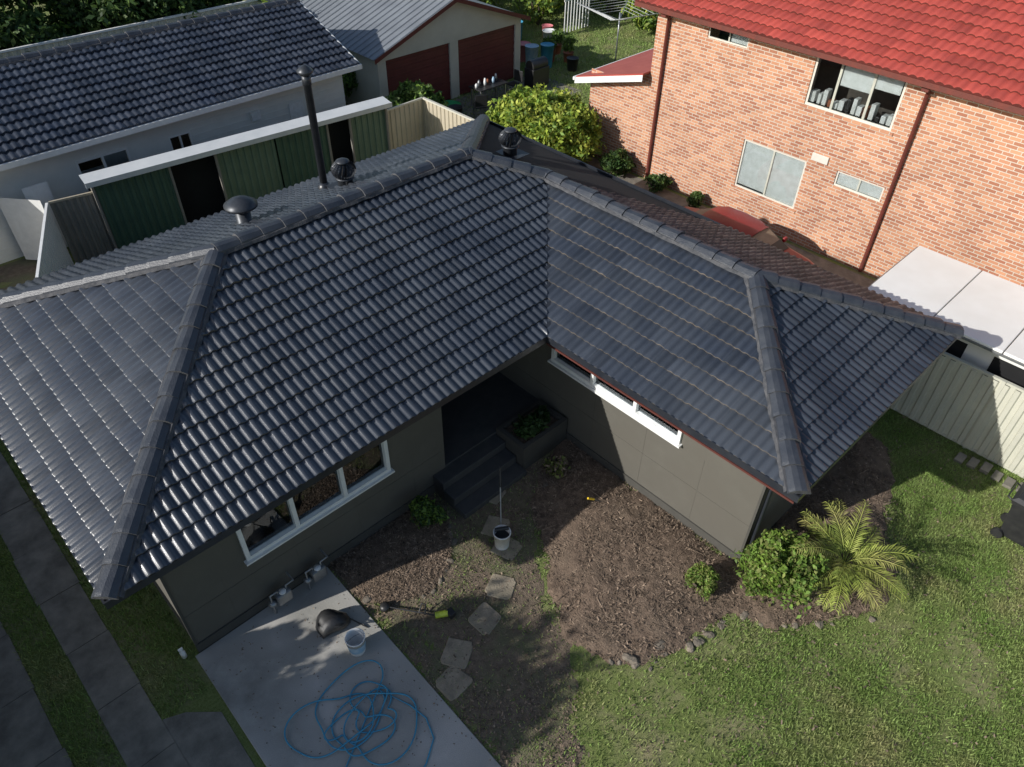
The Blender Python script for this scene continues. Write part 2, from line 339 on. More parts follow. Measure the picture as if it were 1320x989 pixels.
# ------------------------------------------------------------------ main house
L1,L2,W1,W2,tp,o_,ze=7.5666,4.8488,7.5709,5.3173,.4025,.6606,3.0
H1=W1/2;H2=W2/2
A=Vector((-L1,0,ze));Bp=Vector((0,0,ze));C=Vector((0,-L2,ze));D=Vector((W2,-L2,ze));K=Vector((W2,W1,ze));Lc=Vector((-L1,W1,ze))
zr=ze+H1*tp
R1=Vector((-L1+H1,H1,zr));Q=Vector((W2-H1,H1,zr));Vv=Vector((H2,H2,ze+H2*tp));S=Vector((H2,-L2+H2,ze+H2*tp))
house=empty('tiled_roof_house')
dz=Vector((0,0,-.03))
pts=[A,Bp,C,D,K,Lc,R1,Q,Vv,S]
mesh('roof_deck',[p+dz for p in pts],[(0,1,8,7,6),(1,2,9,8),(2,3,9),(3,4,7,8,9),(4,5,6,7),(5,0,6)],DARK,house)
def vp(p,q,ref):
    d=Vector((q-p));no=Vector((d.y,-d.x,0)).normalized()
    if (Vector(ref)-p).dot(no)>0: no=-no
    return (p.copy(),no)
t1=Bp+Vector((-3,1,0))
tiled_slope('roof_tiles_front',A,(1,0,0),(0,1,0),tp,L1+W2,H1,[vp(A,R1,t1),vp(Bp,Vv,t1),vp(Vv,Q,t1)],TILE,TILE_EDGE,house)
t2=Vector((1,-2,0))
tiled_slope('roof_tiles_wing_side',C,(0,1,0),(1,0,0),tp,L2+W1,H2,[vp(C,S,t2),vp(Bp,Vv,t2)],TILE,TILE_EDGE,house,step=.034,roll=.028)
tiled_slope('roof_tiles_wing_end',C,(1,0,0),(0,1,0),tp,W2,H2,[vp(C,S,Vector((H2,-L2,0))),vp(D,S,Vector((H2,-L2,0)))],TILE,TILE_EDGE,house)
t3=Vector((W2-.3,0,0))
tiled_slope('roof_tiles_driveway_side',D,(0,1,0),(-1,0,0),tp,L2+W1,H1,[vp(D,S,t3),vp(K,Q,t3),vp(S,Vv,t3),vp(Vv,Q,t3)],TILE_BR,TILE_BR,house)
t4=Vector((0,W1-.3,0))
tiled_slope('roof_tiles_back',Lc,(1,0,0),(0,-1,0),tp,L1+W2,H1,[vp(Lc,R1,t4),vp(K,Q,t4)],TILE,TILE_EDGE,house)
t5=Vector((-L1+.3,H1,0))
tiled_slope('roof_tiles_left_end',A,(0,1,0),(1,0,0),tp,W1,H1,[vp(A,R1,t5),vp(Lc,R1,t5)],TILE,TILE_EDGE,house,step=.034,roll=.028)
up_=Vector((0,0,.04))
for i,(a,b) in enumerate([(A,R1),(Lc,R1),(R1,Q),(K,Q),(Vv,Q),(S,Vv),(C,S),(D,S)]):
    caps('ridge_caps_%d'%i,a+up_,b+up_,house)
vd=(Vv-Bp).normalized(); vs=Vector((vd.y,-vd.x,0)).normalized()*.05
mesh('valley_flashing',[Bp+vs+up_*.9,Bp-vs+up_*.9,Vv-vs+up_*.9,Vv+vs+up_*.9],[(0,1,2,3)],GUTTER,house)
def eave(i,p,q,out,c0=0,c1=0):
    p=Vector(p);q=Vector(q);d=(q-p).normalized();o=Vector(out)
    def strip(nm,o0,o1,z0,z1,m):
        aa=[]
        for s,cc in((p,-c0),(q,c1)):
            for oo in(o0,o1):
                for z in(z0,z1):
                    x=s+o*oo+d*(oo*(cc)); aa.append((x.x,x.y,z))
        mesh(nm,aa,[(0,1,3,2),(4,6,7,5),(0,4,5,1),(2,3,7,6),(0,2,6,4),(1,5,7,3)],m,house)
    strip('gutter_front_%d'%i,.045,.06,2.885,3.005,GUTTER); strip('gutter_base_%d'%i,-.05,.045,2.885,2.895,GUTTER)
    strip('gutter_lip_%d'%i,.04,.068,3.005,3.02,GUTTER)
    strip('fascia_%d'%i,-.08,-.05,2.80,2.96,GUTTER); strip('fascia_trim_%d'%i,-.085,.0 if i==1 else -.045,2.765,2.80,REDFASC)
eave(0,A,Bp,(0,-1,0),1,-1); eave(1,Bp,C,(-1,0,0),-1,1); eave(2,C,D,(0,-1,0),1,1); eave(3,D,K,(1,0,0),1,1); eave(4,K,Lc,(0,1,0),1,1); eave(5,Lc,A,(-1,0,0),1,1)
i_=.09
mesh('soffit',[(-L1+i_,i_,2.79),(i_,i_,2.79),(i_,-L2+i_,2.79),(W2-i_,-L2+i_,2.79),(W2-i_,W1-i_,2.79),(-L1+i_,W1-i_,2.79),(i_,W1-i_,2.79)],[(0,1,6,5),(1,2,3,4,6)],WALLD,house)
x0,x1=-L1+o_,-1.89; wy=o_; xw=o_; xr=W2-o_; yb=W1-o_; yf=-L2+o_; ry=2.1
zt=2.79
mw=(-5.78,-3.08,1.34,2.20); ww=(-2.6,.42,1.80,2.5)
wall('front_wall','y',wy,x0,x1,0,zt,[mw],WALL,house,-1)
wall('porch_side_wall','x',x1,wy,ry,0,zt,[],WALL,house,1)
wall('porch_back_wall','y',ry,x1,xw,0,zt,[],WALL,house,-1)
wall('wing_side_wall','x',xw,yf,ry,0,zt,[ww],WALL,house,-1)
wall('wing_end_wall','y',yf,xw,xr,0,zt,[(1.6,3.6,1.3,2.3)],WALL,house,-1)
wall('driveway_side_wall','x',xr,yf,yb,0,zt,[],WALL,house,1)
wall('rear_wall','y',yb,x0,xr,0,zt,[],WALL,house,1)
wall('left_end_wall','x',x0,wy,yb,0,zt,[],WALL,house,-1)
window('front_window','y',wy,-1,*mw,[-4.88,-3.98],WHITE,house,fw=.07,proud=.05,rdepth=2.2,rfloor=ROOM2,curtain=[(-5.7,-4.95,1.75,2.14),(-4.84,-4.02,1.42,1.75),(-3.9,-3.16,1.42,2.14)],cmat=TANC)  # tan panels put the panes' light brown interior reflection into colour
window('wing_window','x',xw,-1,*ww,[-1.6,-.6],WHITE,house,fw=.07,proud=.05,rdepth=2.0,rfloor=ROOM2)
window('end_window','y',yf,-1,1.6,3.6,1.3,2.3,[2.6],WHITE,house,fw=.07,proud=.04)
box('batten_a',x0,x1,wy-.006,wy-.001,.94,.955,WALL,house); box('base_board_front',x0-.02,x1,wy-.03,wy-.001,.0,.22,WALLD,house)
for k,x in enumerate((-6.2,-5.0,-3.8,-2.6)):
    box('joint_%d'%k,x-.006,x+.006,wy-.004,wy-.001,.22,1.29,WALL,house)
box('batten_w',xw-.006,xw-.001,yf,wy+1.4,.985,1.0,WALL,house); box('base_board_wing',xw-.03,xw-.001,yf-.02,wy+1.4,0,.2,WALLD,house)
for k,y in enumerate((-3.1,-1.9,-.7)):
    box('joint_w%d'%k,xw-.004,xw-.001,y-.006,y+.006,.2,1.76,WALL,house)
box('corner_trim_w',xw-.02,xw+.02,yf-.02,yf+.02,.0,2.79,WALLD,house); box('corner_trim_l',x0-.02,x0+.02,wy-.02,wy+.02,0,2.79,WALLD,house)
tube('downpipe',[(xw+.12,yf-.06,0.02),(xw+.12,yf-.06,2.7),(xw+.1,-L2+.0,2.9)],.04,GUTTER,house)
box('porch_floor',x1,xw-.001,wy+.0,ry,0,.52,STEPM,house)
for k in range(3): box('step_%d'%k,x1-.30,-.62,wy-.3*(3-k)+.0,wy-.3*(2-k)-.002,0,.17*(k+1)-.04+.0,STEPM,house,bev=.01)
box('door_frame',-1.35,-.35,ry-.05,ry-.002,.52,2.62,WALLD,house); box('front_door',-1.28,-.42,ry-.08,ry-.052,.54,2.56,DARK,house); box('door_handle',-.55,-.5,ry-.12,ry-.082,1.5,1.55,STEEL,house)
pl=empty('entry_planter')
for nm,a in (('front',(-.6,.6,-.12,-.02,0,.62)),('back',(-.6,.6,.58,.65,0,.62)),('left',(-.6,-.5,-.018,.578,0,.62)),('right',(.5,.6,-.018,.578,0,.62))):
    box(nm,*a,WALLD,pl)
box('soil',-.498,.498,-.018,.578,0,.54,MULCH,pl)

# ------------------------------------------------------------------ roof furniture
def whirly(x,y,z):
    e=empty('turbine_roof_vent'); lathe('throat',[(.15,-.15),(.15,.12),(.17,.13),(.17,.15)],(x,y,z),VENT,e)
    V=[];F=[];n=20
    for k in range(n):
        a=2*math.pi*k/n
        for t in range(9):
            ph=t/8*math.pi; rr=.13+.12*math.sin(ph)**.8; zz=.15+.33*t/8; aa=a+.5*(t/8)
            V.append((x+rr*math.cos(aa),y+rr*math.sin(aa),z+zz)); V.append((x+(rr-.04)*math.cos(aa+.2),y+(rr-.04)*math.sin(aa+.2),z+zz))
        b=k*18
        for t in range(8): F.append((b+2*t,b+2*t+1,b+2*t+3,b+2*t+2))
    mesh('vanes',V,F,VENT,e); lathe('top_cap',[(.14,.475),(.13,.50),(.07,.53),(.0,.54)],(x,y,z),VENT,e); lathe('base_ring',[(.19,.14),(.19,.17),(.12,.18)],(x,y,z),VENT,e); lathe('core',[(.06,.1),(.06,.5)],(x,y,z),DARK,e)
    mesh('flashing',[(x-.3,y-.3,z-.02),(x+.3,y-.3,z-.02),(x+.3,y+.3,z-.04),(x-.3,y+.3,z-.04)],[(0,1,2,3)],VENT,e)
whirly(-.42,5.25,3.98); whirly(2.95,4.05,4.02)
fl=empty('flue_pipe'); lathe('pipe',[(.075,-.1),(.075,2.1),(.085,2.1),(.085,2.28)],(-.62,5.75,3.75),VENT,fl,n=16); lathe('collar',[(.16,-.1),(.13,.08),(.08,.16)],(-.62,5.75,3.75),GUTTER,fl)
lathe('cowl',[(.10,2.28),(.15,2.33),(.15,2.36),(.05,2.44),(0,2.45)],(-.62,5.75,3.75),VENT,fl)
mv=empty('mushroom_roof_vent'); c=(-2.6,5.3,3.92); lathe('pipe',[(.20,-.2),(.19,.02),(.14,.04),(.14,.42)],c,VENT,mv); lathe('hood',[(.14,.38),(.30,.36),(.30,.40),(.2,.47),(.08,.53),(0,.54)],c,VENT,mv)

# ------------------------------------------------------------------ ground
def inpoly(x,y,poly):
    p=np.array(poly);n=len(p);ins=np.zeros(x.shape,bool);j=n-1
    for i in range(n):
        xi,yi=p[i];xj,yj=p[j]
        c=((yi>y)!=(yj>y))&(x<(xj-xi)*(y-yi)/(yj-yi+1e-12)+xi); ins^=c; j=i
    return ins
def dist(x,y,poly):
    p=np.array(poly,float);n=len(p);d=np.full(x.shape,1e9)
    for i in range(n):
        a=p[i];b=p[(i+1)%n];ab=b-a;t=np.clip(((x-a[0])*ab[0]+(y-a[1])*ab[1])/(ab@ab+1e-12),0,1)
        d=np.minimum(d,np.hypot(x-a[0]-t*ab[0],y-a[1]-t*ab[1]))
    return d
def wob(x,y,s=1.): return (vn(x,y,s*2.2)-.5)*2.2
def patch(name,poly,z,mat,mound=.0,cell=.07,amp=.0,rag=.0,edge=.5):
    p=np.array(poly);xs=np.arange(p[:,0].min()-.3,p[:,0].max()+.3,cell);ys=np.arange(p[:,1].min()-.3,p[:,1].max()+.3,cell)
    X,Y=np.meshgrid(xs,ys,indexing='ij'); d=dist(X,Y,poly);ins=inpoly(X,Y,poly); sdist=np.where(ins,d,-d)+rag*wob(X,Y,1.)
    Z=z+mound*np.clip(sdist/edge,0,1)**.7+amp*(wob(X,Y,1.5)+wob(Y,X,3.1)*.7)*np.clip(sdist/.2,0,1)+rng.normal(0,amp*.4,X.shape)*(sdist>.1)
    Z=np.where(sdist<.03,-.02,Z)
    V=np.stack([X,Y,Z],-1).reshape(-1,3);ny=len(ys);F=[]
    ok=sdist>-.0
    for i in range(len(xs)-1):
        for j in range(ny-1):
            if ok[i,j] or ok[i+1,j] or ok[i,j+1] or ok[i+1,j+1]: F.append((i*ny+j,(i+1)*ny+j,(i+1)*ny+j+1,i*ny+j+1))
    return mesh(name,V.tolist(),F,mat,smooth=True)
mesh('ground',[(-300,-300,0),(300,-300,0),(300,300,0),(-300,300,0)],[(0,1,2,3)],GRASSG)
SLAB=[(-7.0,.62),(-4.6,.62),(-4.72,-9),(-7.15,-9)]
o=mesh('concrete_slab',[(*p,z) for z in(-.05,.035) for p in SLAB],[(4,5,6,7),(0,1,5,4),(1,2,6,5),(2,3,7,6),(3,0,4,7)],CONC); o.modifiers.new('b','BEVEL').width=.01
for k,(a,b,y0,y1) in enumerate([(-8.45,-7.8,-1.6,12),(-9.75,-8.98,-9,12)]):
    y=y0;i=0
    pe=empty('driveway_strip')
    while y<y1:
        box('slab_%d'%i,a+random.uniform(-.02,.02),b+random.uniform(-.02,.02),y,y+1.19,-.03,.02+random.uniform(0,.008),CONC2,pe); y+=1.2;i+=1
mesh('concrete_patch',[(-7.95,.1,.012),(-7.5,-.1,.012),(-7.12,-.45,.012),(-7.16,-1.9,.012),(-8.3,-2.2,.012),(-8.4,-1.6,.012)],[(0,1,2,3,4,5)],CONC2)
BED1=[(-4.55,.66),(-4.55,-.3),(-4.2,-.75),(-3.6,-1.0),(-3.0,-.8),(-2.6,-.35),(-2.35,.2),(-2.3,.66)]
BED2=[(.66,.0),(-.4,-.3),(-1.1,-.8),(-1.6,-1.6),(-2.25,-2.4),(-2.55,-3.1),(-2.4,-3.8),(-2.0,-4.3),(-1.2,-4.55),(-.3,-4.7),(0.0,-5.3),(.7,-5.85),(1.5,-6.3),(2.3,-6.3),(3.0,-5.8),(4.2,-5.3),(5.2,-4.8),(5.4,-4.0),(.66,-4.19)]
DIRTP=[(-4.6,.66),(.66,.66),(.66,0),(-1,-.9),(-2.3,-2.5),(-2.8,-3.6),(-3.6,-4.3),(-4.2,-5.2),(-4.75,-5.6),(-4.66,-3)]
patch('dirt_path_area',DIRTP,.006,DIRT,mound=.0,amp=.006,rag=.25,cell=.08)
patch('garden_bed',BED1,.012,MULCH,mound=.06,amp=.012,rag=.06)
patch('garden_bed.001',BED2,.012,MULCH,mound=.12,amp=.022,rag=.14,edge=.9)
patch('side_soil',[(6.5,-9),(10.9,-9),(10.9,9),(6.6,9)],.004,CONC2,cell=.5)
patch('neighbour_side_yard',[(-11,9.8),(-5.8,9.8),(-4.3,13.2),(-4.3,14.4),(-11,14.4)],.008,DIRT,cell=.3,amp=.01)
patch('rear_paving',[(7.2,12.5),(15,12.5),(15,15.2),(7.2,15.2)],.006,CONC2,cell=.4)
def stone(x,y,r,flat=.5):
    bm=bmesh.new(); bmesh.ops.create_icosphere(bm,subdivisions=2,radius=1); ph=random.random()*9; rz=random.random()*3.1; sx=random.uniform(.8,1.35)
    for v in bm.verts:
        k=1+.18*math.sin(v.co.x*3+ph)+.15*math.sin(v.co.y*4-ph)+.1*math.sin(v.co.z*5+2*ph); c=v.co*k*r; c.x*=sx; c.z*=flat
        v.co=Vector((x+c.x*math.cos(rz)-c.y*math.sin(rz),y+c.x*math.sin(rz)+c.y*math.cos(rz),c.z+r*flat*.4))
    return bm
def stones(name,pts):
    V=[];F=[]
    for x,y,r in pts:
        bm=stone(x,y,r); b=len(V); bm.verts.index_update(); V+= [tuple(v.co) for v in bm.verts]; F+=[tuple(b+v.index for v in f_.verts) for f_ in bm.faces]; bm.free()
    return mesh(name,V,F,ROCK,smooth=False)
def along(poly,step,rr,j=.04):
    out=[]
    for a,b in zip(poly[:-1],poly[1:]):
        a=Vector(a);b=Vector(b);L=(b-a).length;n=max(1,int(L/step))
        for k in range(n):
            if random.random()<.18: continue
            p=a.lerp(b,(k+random.random()*.6)/n); out.append((p.x+random.uniform(-j,j),p.y+random.uniform(-j,j),random.uniform(*rr)))
    return out
stones('stone_edging',along(BED1[1:7],.18,(.03,.07)))
stones('stone_edging.001',along(BED2[6:14],.16,(.03,.085),.08)+along(BED2[13:16],.35,(.03,.07)))
stones('loose_rocks',[(-.1,-.75,.12),(.2,-.55,.09),(-.55,-.7,.08),(-1.6,-4.2,.10),(-1.2,-4.1,.07),(.35,-1.0,.07),(-2.1,-4.05,.12)])
for k,(x,y,a) in enumerate([(-1.42,-.12,.2),(-1.9,-.75,.5),(-2.08,-1.2,.3),(-2.68,-1.72,.5),(-3.28,-1.98,.1),(-4.0,-2.12,.55),(-4.35,-2.45,.1)]):
    vs_=[]
    for i in range(4):
        for q in(-.16,.0,.16):
            vs_.append((a+i*math.pi/2+math.pi/4+q,.28*random.uniform(.88,1.08)*(1.04 if q==0 else 1)))
    n_=len(vs_); tl=[random.uniform(-.01,.01) for _ in range(2)]
    V=[(x+rr*math.cos(an),y+rr*math.sin(an),z+(tl[0]*math.cos(an)+tl[1]*math.sin(an) if z>0 else 0)) for z in(-.02,.03) for an,rr in vs_]
    mesh('stepping_stone' if k==0 else 'stepping_stone.%03d'%k,V,[tuple(range(n_,2*n_))]+[(i,(i+1)%n_,n_+(i+1)%n_,n_+i) for i in range(n_)],STONE).modifiers.new('b','BEVEL').width=.012
HOUSEP=[(x0,wy),(x1,wy),(xw,wy),(xw,yf),(xr,yf),(xr,yb),(x0,yb)]
def blades(name,n,xr_,yr_,keep,h=(.03,.07),wd=.007,mat=BLADE):
    x=rng.uniform(*xr_,n);y=rng.uniform(*yr_,n);k=keep(x,y);x=x[k];y=y[k];n=len(x)
    a=rng.uniform(0,2*np.pi,n);b=rng.uniform(0,2*np.pi,n);hh=rng.uniform(*h,n)*(.6+.8*vn(x,y,2.5));le=rng.uniform(.2,1.1,n)*hh;w_=wd*rng.uniform(.7,1.4,n)
    V=np.zeros((n,3,3)); V[:,0]=np.stack([x-w_*np.cos(a),y-w_*np.sin(a),np.zeros(n)],-1);V[:,1]=np.stack([x+w_*np.cos(a),y+w_*np.sin(a),np.zeros(n)],-1)
    V[:,2]=np.stack([x+le*np.cos(b),y+le*np.sin(b),hh],-1)
    return fastmesh(name,V,3,mat)
def lawnkeep(x,y):
    rr=rng.random(len(x))
    k=~inpoly(x,y,SLAB)&~inpoly(x,y,HOUSEP)
    d2=dist(x,y,BED2);i2=inpoly(x,y,BED2);sd2=np.where(i2,d2,-d2)+.14*wob(x,y,1.);k&=~((sd2>.04)&(rr>.012))
    k&=~inpoly(x,y,BED1)
    dd=dist(x,y,DIRTP);di=inpoly(x,y,DIRTP);k&=~(di&(rr>np.clip(.06+1.2*np.clip(vn(x,y,1.5)-.5,0,1)+.5*np.exp(-dd/.25),0,1)))
    dn=np.clip((vn(x,y,.55)-.24)*3.6,.22,1)*np.clip((vn(y,x,2.4)-.08)*3,.3,1)
    dn*=np.clip(.45+np.minimum(d2,dd)/1.4,0,1)
    k&=(rng.random(len(x))<dn)
    return k
blades('lawn_grass',430000,(-4.8,6.4),(-9.5,.6),lawnkeep,h=(.03,.065))
def lk(x,y):
    k=(x>-7.8)|((x>-8.98)&(x<-8.45)); k&=~inpoly(x,y,HOUSEP)&~((x>-7.1)&(y<.62)); k&=~((x<-7.1)&(y<-.0)&(x>-8.4)&(y>-2)); return k
blades('side_grass',45000,(-9,-6.95),(-3,9),lk,h=(.03,.09),mat=BLADE)
blades('backyard_grass',110000,(7,30),(9,30),lambda x,y:(y<15.3)|(x>14.6),h=(.04,.1),wd=.016)
def chips(name,n,poly,z,mat,l=(.02,.09),w_=(.004,.014)):
    p=np.array(poly);x=rng.uniform(p[:,0].min(),p[:,0].max(),n);y=rng.uniform(p[:,1].min(),p[:,1].max(),n);k=inpoly(x,y,poly);x=x[k];y=y[k]
    k=rng.random(len(x))<np.clip(vn(x,y,1.8)*2.2-.35,.1,1); x=x[k];y=y[k];n=len(x)
    d=dist(x,y,poly); zz=z(d)+rng.uniform(.0,.025,n); a=rng.uniform(0,np.pi,n);L=rng.uniform(*l,n)/2;W=rng.uniform(*w_,n);ti=rng.normal(0,.25,n);t2=rng.normal(0,.4,n)
    V=np.zeros((n,4,3));c=np.stack([x,y,zz],-1);ax=np.stack([np.cos(a),np.sin(a),ti],-1)*L[:,None];bx=np.stack([-np.sin(a),np.cos(a),t2],-1)*W[:,None]
    V[:,0]=c-ax-bx;V[:,1]=c+ax-bx*.6;V[:,2]=c+ax*.9+bx;V[:,3]=c-ax+bx*.7
    return fastmesh(name,V,4,mat)
chips('mulch_chips',60000,BED2,lambda d:.012+.12*np.clip(d/.9,0,1)**.7,CHIP,l=(.01,.07),w_=(.003,.010))
chips('mulch_chips.001',12000,BED1,lambda d:.012+.06*np.clip(d/.5,0,1)**.7,CHIP,l=(.01,.06),w_=(.003,.009))
chips('fallen_twigs',500,BED2,lambda d:.03+.12*np.clip(d/.9,0,1)**.7,CHIP,l=(.12,.4),w_=(.003,.006))
chips('leaf_litter',14000,DIRTP,lambda d:.008+0*d,CHIP,l=(.01,.05),w_=(.004,.013))
chips('lawn_litter',3000,[(-4.6,-2),(6.3,-2),(6.3,-9),(-4.6,-9)],lambda d:.03+0*d,CHIP,l=(.02,.06),w_=(.006,.014))
chips('fallen_leaves',700,[(-7,.5),(-4.6,.5),(-4.7,-6),(-7,-6)],lambda d:.036+0*d,CHIP,l=(.01,.03),w_=(.004,.009))

# ------------------------------------------------------------------ foliage
def foliage(name,clumps,nper,size,mats,parent=None,out=.6):
    V=[];mi=[]
    for (cx,cy,cz,rx,ry_,rz_) in clumps:
        n=int(nper); dr=rng.normal(size=(n,3)); dr/=np.linalg.norm(dr,axis=1)[:,None]; rad=rng.uniform(.35,1.05,n)**.6
        nn=1+.22*np.sin(dr[:,0]*5+cx*7)+.18*np.sin(dr[:,1]*6+cy*5)+.15*np.sin(dr[:,2]*7+cz*3)
        c=np.array([cx,cy,cz])+dr*np.array([rx,ry_,rz_])*(rad*nn)[:,None]
        nor=dr*out+rng.normal(size=(n,3))*.6; nor/=np.linalg.norm(nor,axis=1)[:,None]
        t=np.cross(nor,rng.normal(size=(n,3))); t/=np.linalg.norm(t,axis=1)[:,None]; b=np.cross(nor,t); s=size*rng.uniform(.6,1.4,n)[:,None]
        q=np.zeros((n,4,3)); q[:,0]=c-t*s; q[:,1]=c+b*s*.5; q[:,2]=c+t*s; q[:,3]=c-b*s*.5
        q=q[c[:,2]>.02]; V.append(q); mi.append(rng.choice(len(mats),len(q),p=None))
    V=np.concatenate(V);mi=np.concatenate(mi)
    return fastmesh(name,V,4,mats,parent,mi)
def bush(name,x,y,z,r,h,k,nper,size,mats,stem=True):
    e=empty(name); cl=[]
    for i in range(k):
        a=random.random()*6.28; el=random.uniform(-.2,1.3); rr=.6*r*random.uniform(.8,1.15)
        cl.append((x+rr*math.cos(a)*math.cos(el),y+rr*math.sin(a)*math.cos(el),max(.15*h,z+h*.45+h*.38*math.sin(el)),r*random.uniform(.22,.45),r*random.uniform(.22,.45),h*random.uniform(.16,.28)))
    cl.append((x,y,z+h*.4,r*.65,r*.65,h*.34))
    foliage('leaves',cl,nper,size,mats,e)
    if stem:
        for i in range(6):
            a=random.random()*6.28; tube('stem_%d'%i,[(x+.05*math.cos(a),y+.05*math.sin(a),0),(x+.3*r*math.cos(a),y+.3*r*math.sin(a),h*.4),(x+.6*r*math.cos(a),y+.6*r*math.sin(a),h*.75)],.015+.01*r,BARK,e)
    return e
def tree(name,x,y,h,r,mats,k=26,nper=420,size=.1):
    e=empty(name)
    for i in range(3): lathe('trunk_%d'%i,[(.035*h*(1-.25*i),0),(.035*h*(1-.25*(i+1)),.22*h)],(x+.02*i,y,.2*h*i),BARK,e,n=10)
    cl=[]
    for i in range(k):
        a=random.random()*6.28; q=random.random()**.5; el=random.uniform(-.5,1.4); R=r*q
        c=(x+R*math.cos(a)*math.cos(el*.8),y+R*math.sin(a)*math.cos(el*.8),h*.66+h*.28*math.sin(el)*random.uniform(.6,1.1)); cl.append((*c,r*.33,r*.33,h*.11))
        if i<9: tube('limb_%d'%i,[(x,y,h*.4),((x+c[0])/2,(y+c[1])/2,h*.5+.1*(c[2]-h*.5)),c],.012*h*.6,BARK,e)
    foliage('crown',cl,nper,size,mats,e); return e
bush('round_shrub',.62,-4.95,.05,.75,1.05,20,800,.042,[LF_BUSH,LF_BUSH,LF_OLIVE])
bush('small_shrub',-.25,-4.05,.05,.36,.42,9,380,.026,[LF_OLIVE,LF_BUSH])
bush('small_shrub.001',-2.75,.15,.05,.38,.6,9,400,.04,[LF_DARK,LF_BUSH])
bush('planter_plant',-.15,.25,.5,.4,.4,7,220,.05,[LF_DARK],stem=False)
bush('planter_plant.001',.3,.3,.5,.25,.3,5,160,.05,[LF_DARK],stem=False)
bush('dry_weed',-.15,-.62,.0,.3,.35,7,90,.05,[LF_OLIVE,CHIP],stem=False)
bush('yellow_green_hedge',9.2,9.3,.1,2.1,2.0,26,1500,.08,[LF_HEDGE,LF_HEDGE,LF_BUSH])
bush('hedge_shrub',7.4,13.4,.1,1.2,1.7,12,900,.09,[LF_BUSH,LF_TREE])
bush('hedge_shrub.001',7.0,17.6,.1,1.1,2.2,12,700,.10,[LF_TREE,LF_BUSH])
bush('hedge_shrub.002',6.7,20.5,.1,1.3,3,12,700,.12,[LF_TREE,LF_HEDGE])
bush('wall_shrub',10.3,6.9,.05,.6,.8,7,350,.07,[LF_DARK,LF_TREE]); bush('wall_shrub.001',10.4,5.3,.05,.45,.5,6,250,.06,[LF_DARK,LF_TREE]); bush('wall_shrub.002',10.5,3.9,.05,.35,.4,5,200,.06,[LF_TREE])
for k,(x,y,hh,rr) in enumerate([(-9,24.5,5,2.6),(-5,23.8,4.6,2.4),(-1.5,24.5,5,2.5),(2.5,24,5,2.5),(6,25,5.5,2.6),(10,27,6,3),(14,28,6,3),(-3,28,6,3),(4,29,6,3)]):
    tree('tree' if k==0 else 'tree.%03d'%k,x,y,hh,rr,[LF_TREE,LF_DARK],k=24,nper=360,size=.12)
for k in range(11):
    bush('boundary_hedge' if k==0 else 'boundary_hedge.%03d'%k,-11.5+1.75*k,23.2+random.uniform(-.4,.6),.1,1.5,random.uniform(2.6,3.6),11,330,.14,[LF_TREE,LF_DARK,LF_BUSH],stem=False)
for k,(x,y) in enumerate([(19.5,19.5),(21.5,21),(23.5,18.5),(25,16),(26.5,18),(22.5,23),(17.5,22),(24.5,21),(27,21),(20,24),(15.8,20.5),(23,15.5)]):
    bush('garden_shrub' if k==0 else 'garden_shrub.%03d'%k,x,y,.1,1.5,random.uniform(1.4,2.6),12,450,.13,[LF_TREE,LF_HEDGE,LF_BUSH])
def palm(x,y):
    e=empty('small_palm'); V=[]
    for s in range(3):
        a=s*2.1; lathe('trunk_%d'%s,[(.07,0),(.06,.25),(.05,.45),(.03,.6)],(x+.07*math.cos(a),y+.07*math.sin(a),0),BARK,e,n=10)
    nf=26
    for k in range(nf):
        a=2*math.pi*(k*.382)+random.uniform(-.2,.2); q_=k/nf; L=random.uniform(.85,1.2); lift=.25+1.1*q_+random.uniform(-.15,.15); pts=[]; bend=random.uniform(-.25,.25)
        for t in range(15):
            s=t/14; R_=L*s*math.cos(lift*(1-.55*s)); Z=.55+L*(math.sin(lift)*s-.58*s*s*(1.1-.4*lift)); aa=a+bend*s*s; pts.append(Vector((x+R_*math.cos(aa),y+R_*math.sin(aa),max(Z,.08))))
        tube('rib_%d'%k,pts,.007,LF_PALM,e,res=1)
        for t in range(3,15):
            for q in range(2):
                p=pts[t].lerp(pts[t-1],q/2); d=(pts[t]-pts[t-1]).normalized(); sd_=d.cross(Vector((0,0,1))).normalized()
                for sgn in(-1,1):
                    l=.28*math.sin(math.pi*(.15+.75*t/15))*random.uniform(.75,1.15); dr=(sd_*sgn*.75+d*.75+Vector((0,0,random.uniform(.0,.3)))).normalized(); pe=d.cross(dr).normalized().cross(dr)*.011
                    mid=p+dr*l*.5+Vector((0,0,.01)); tip=p+dr*l+Vector((0,0,-.06))
                    V+= [p-pe*.5,mid-pe,tip,mid+pe]
    fastmesh('leaflets',[tuple(v) for v in V],4,[LF_PALM],e)
palm(1.5,-5.55)

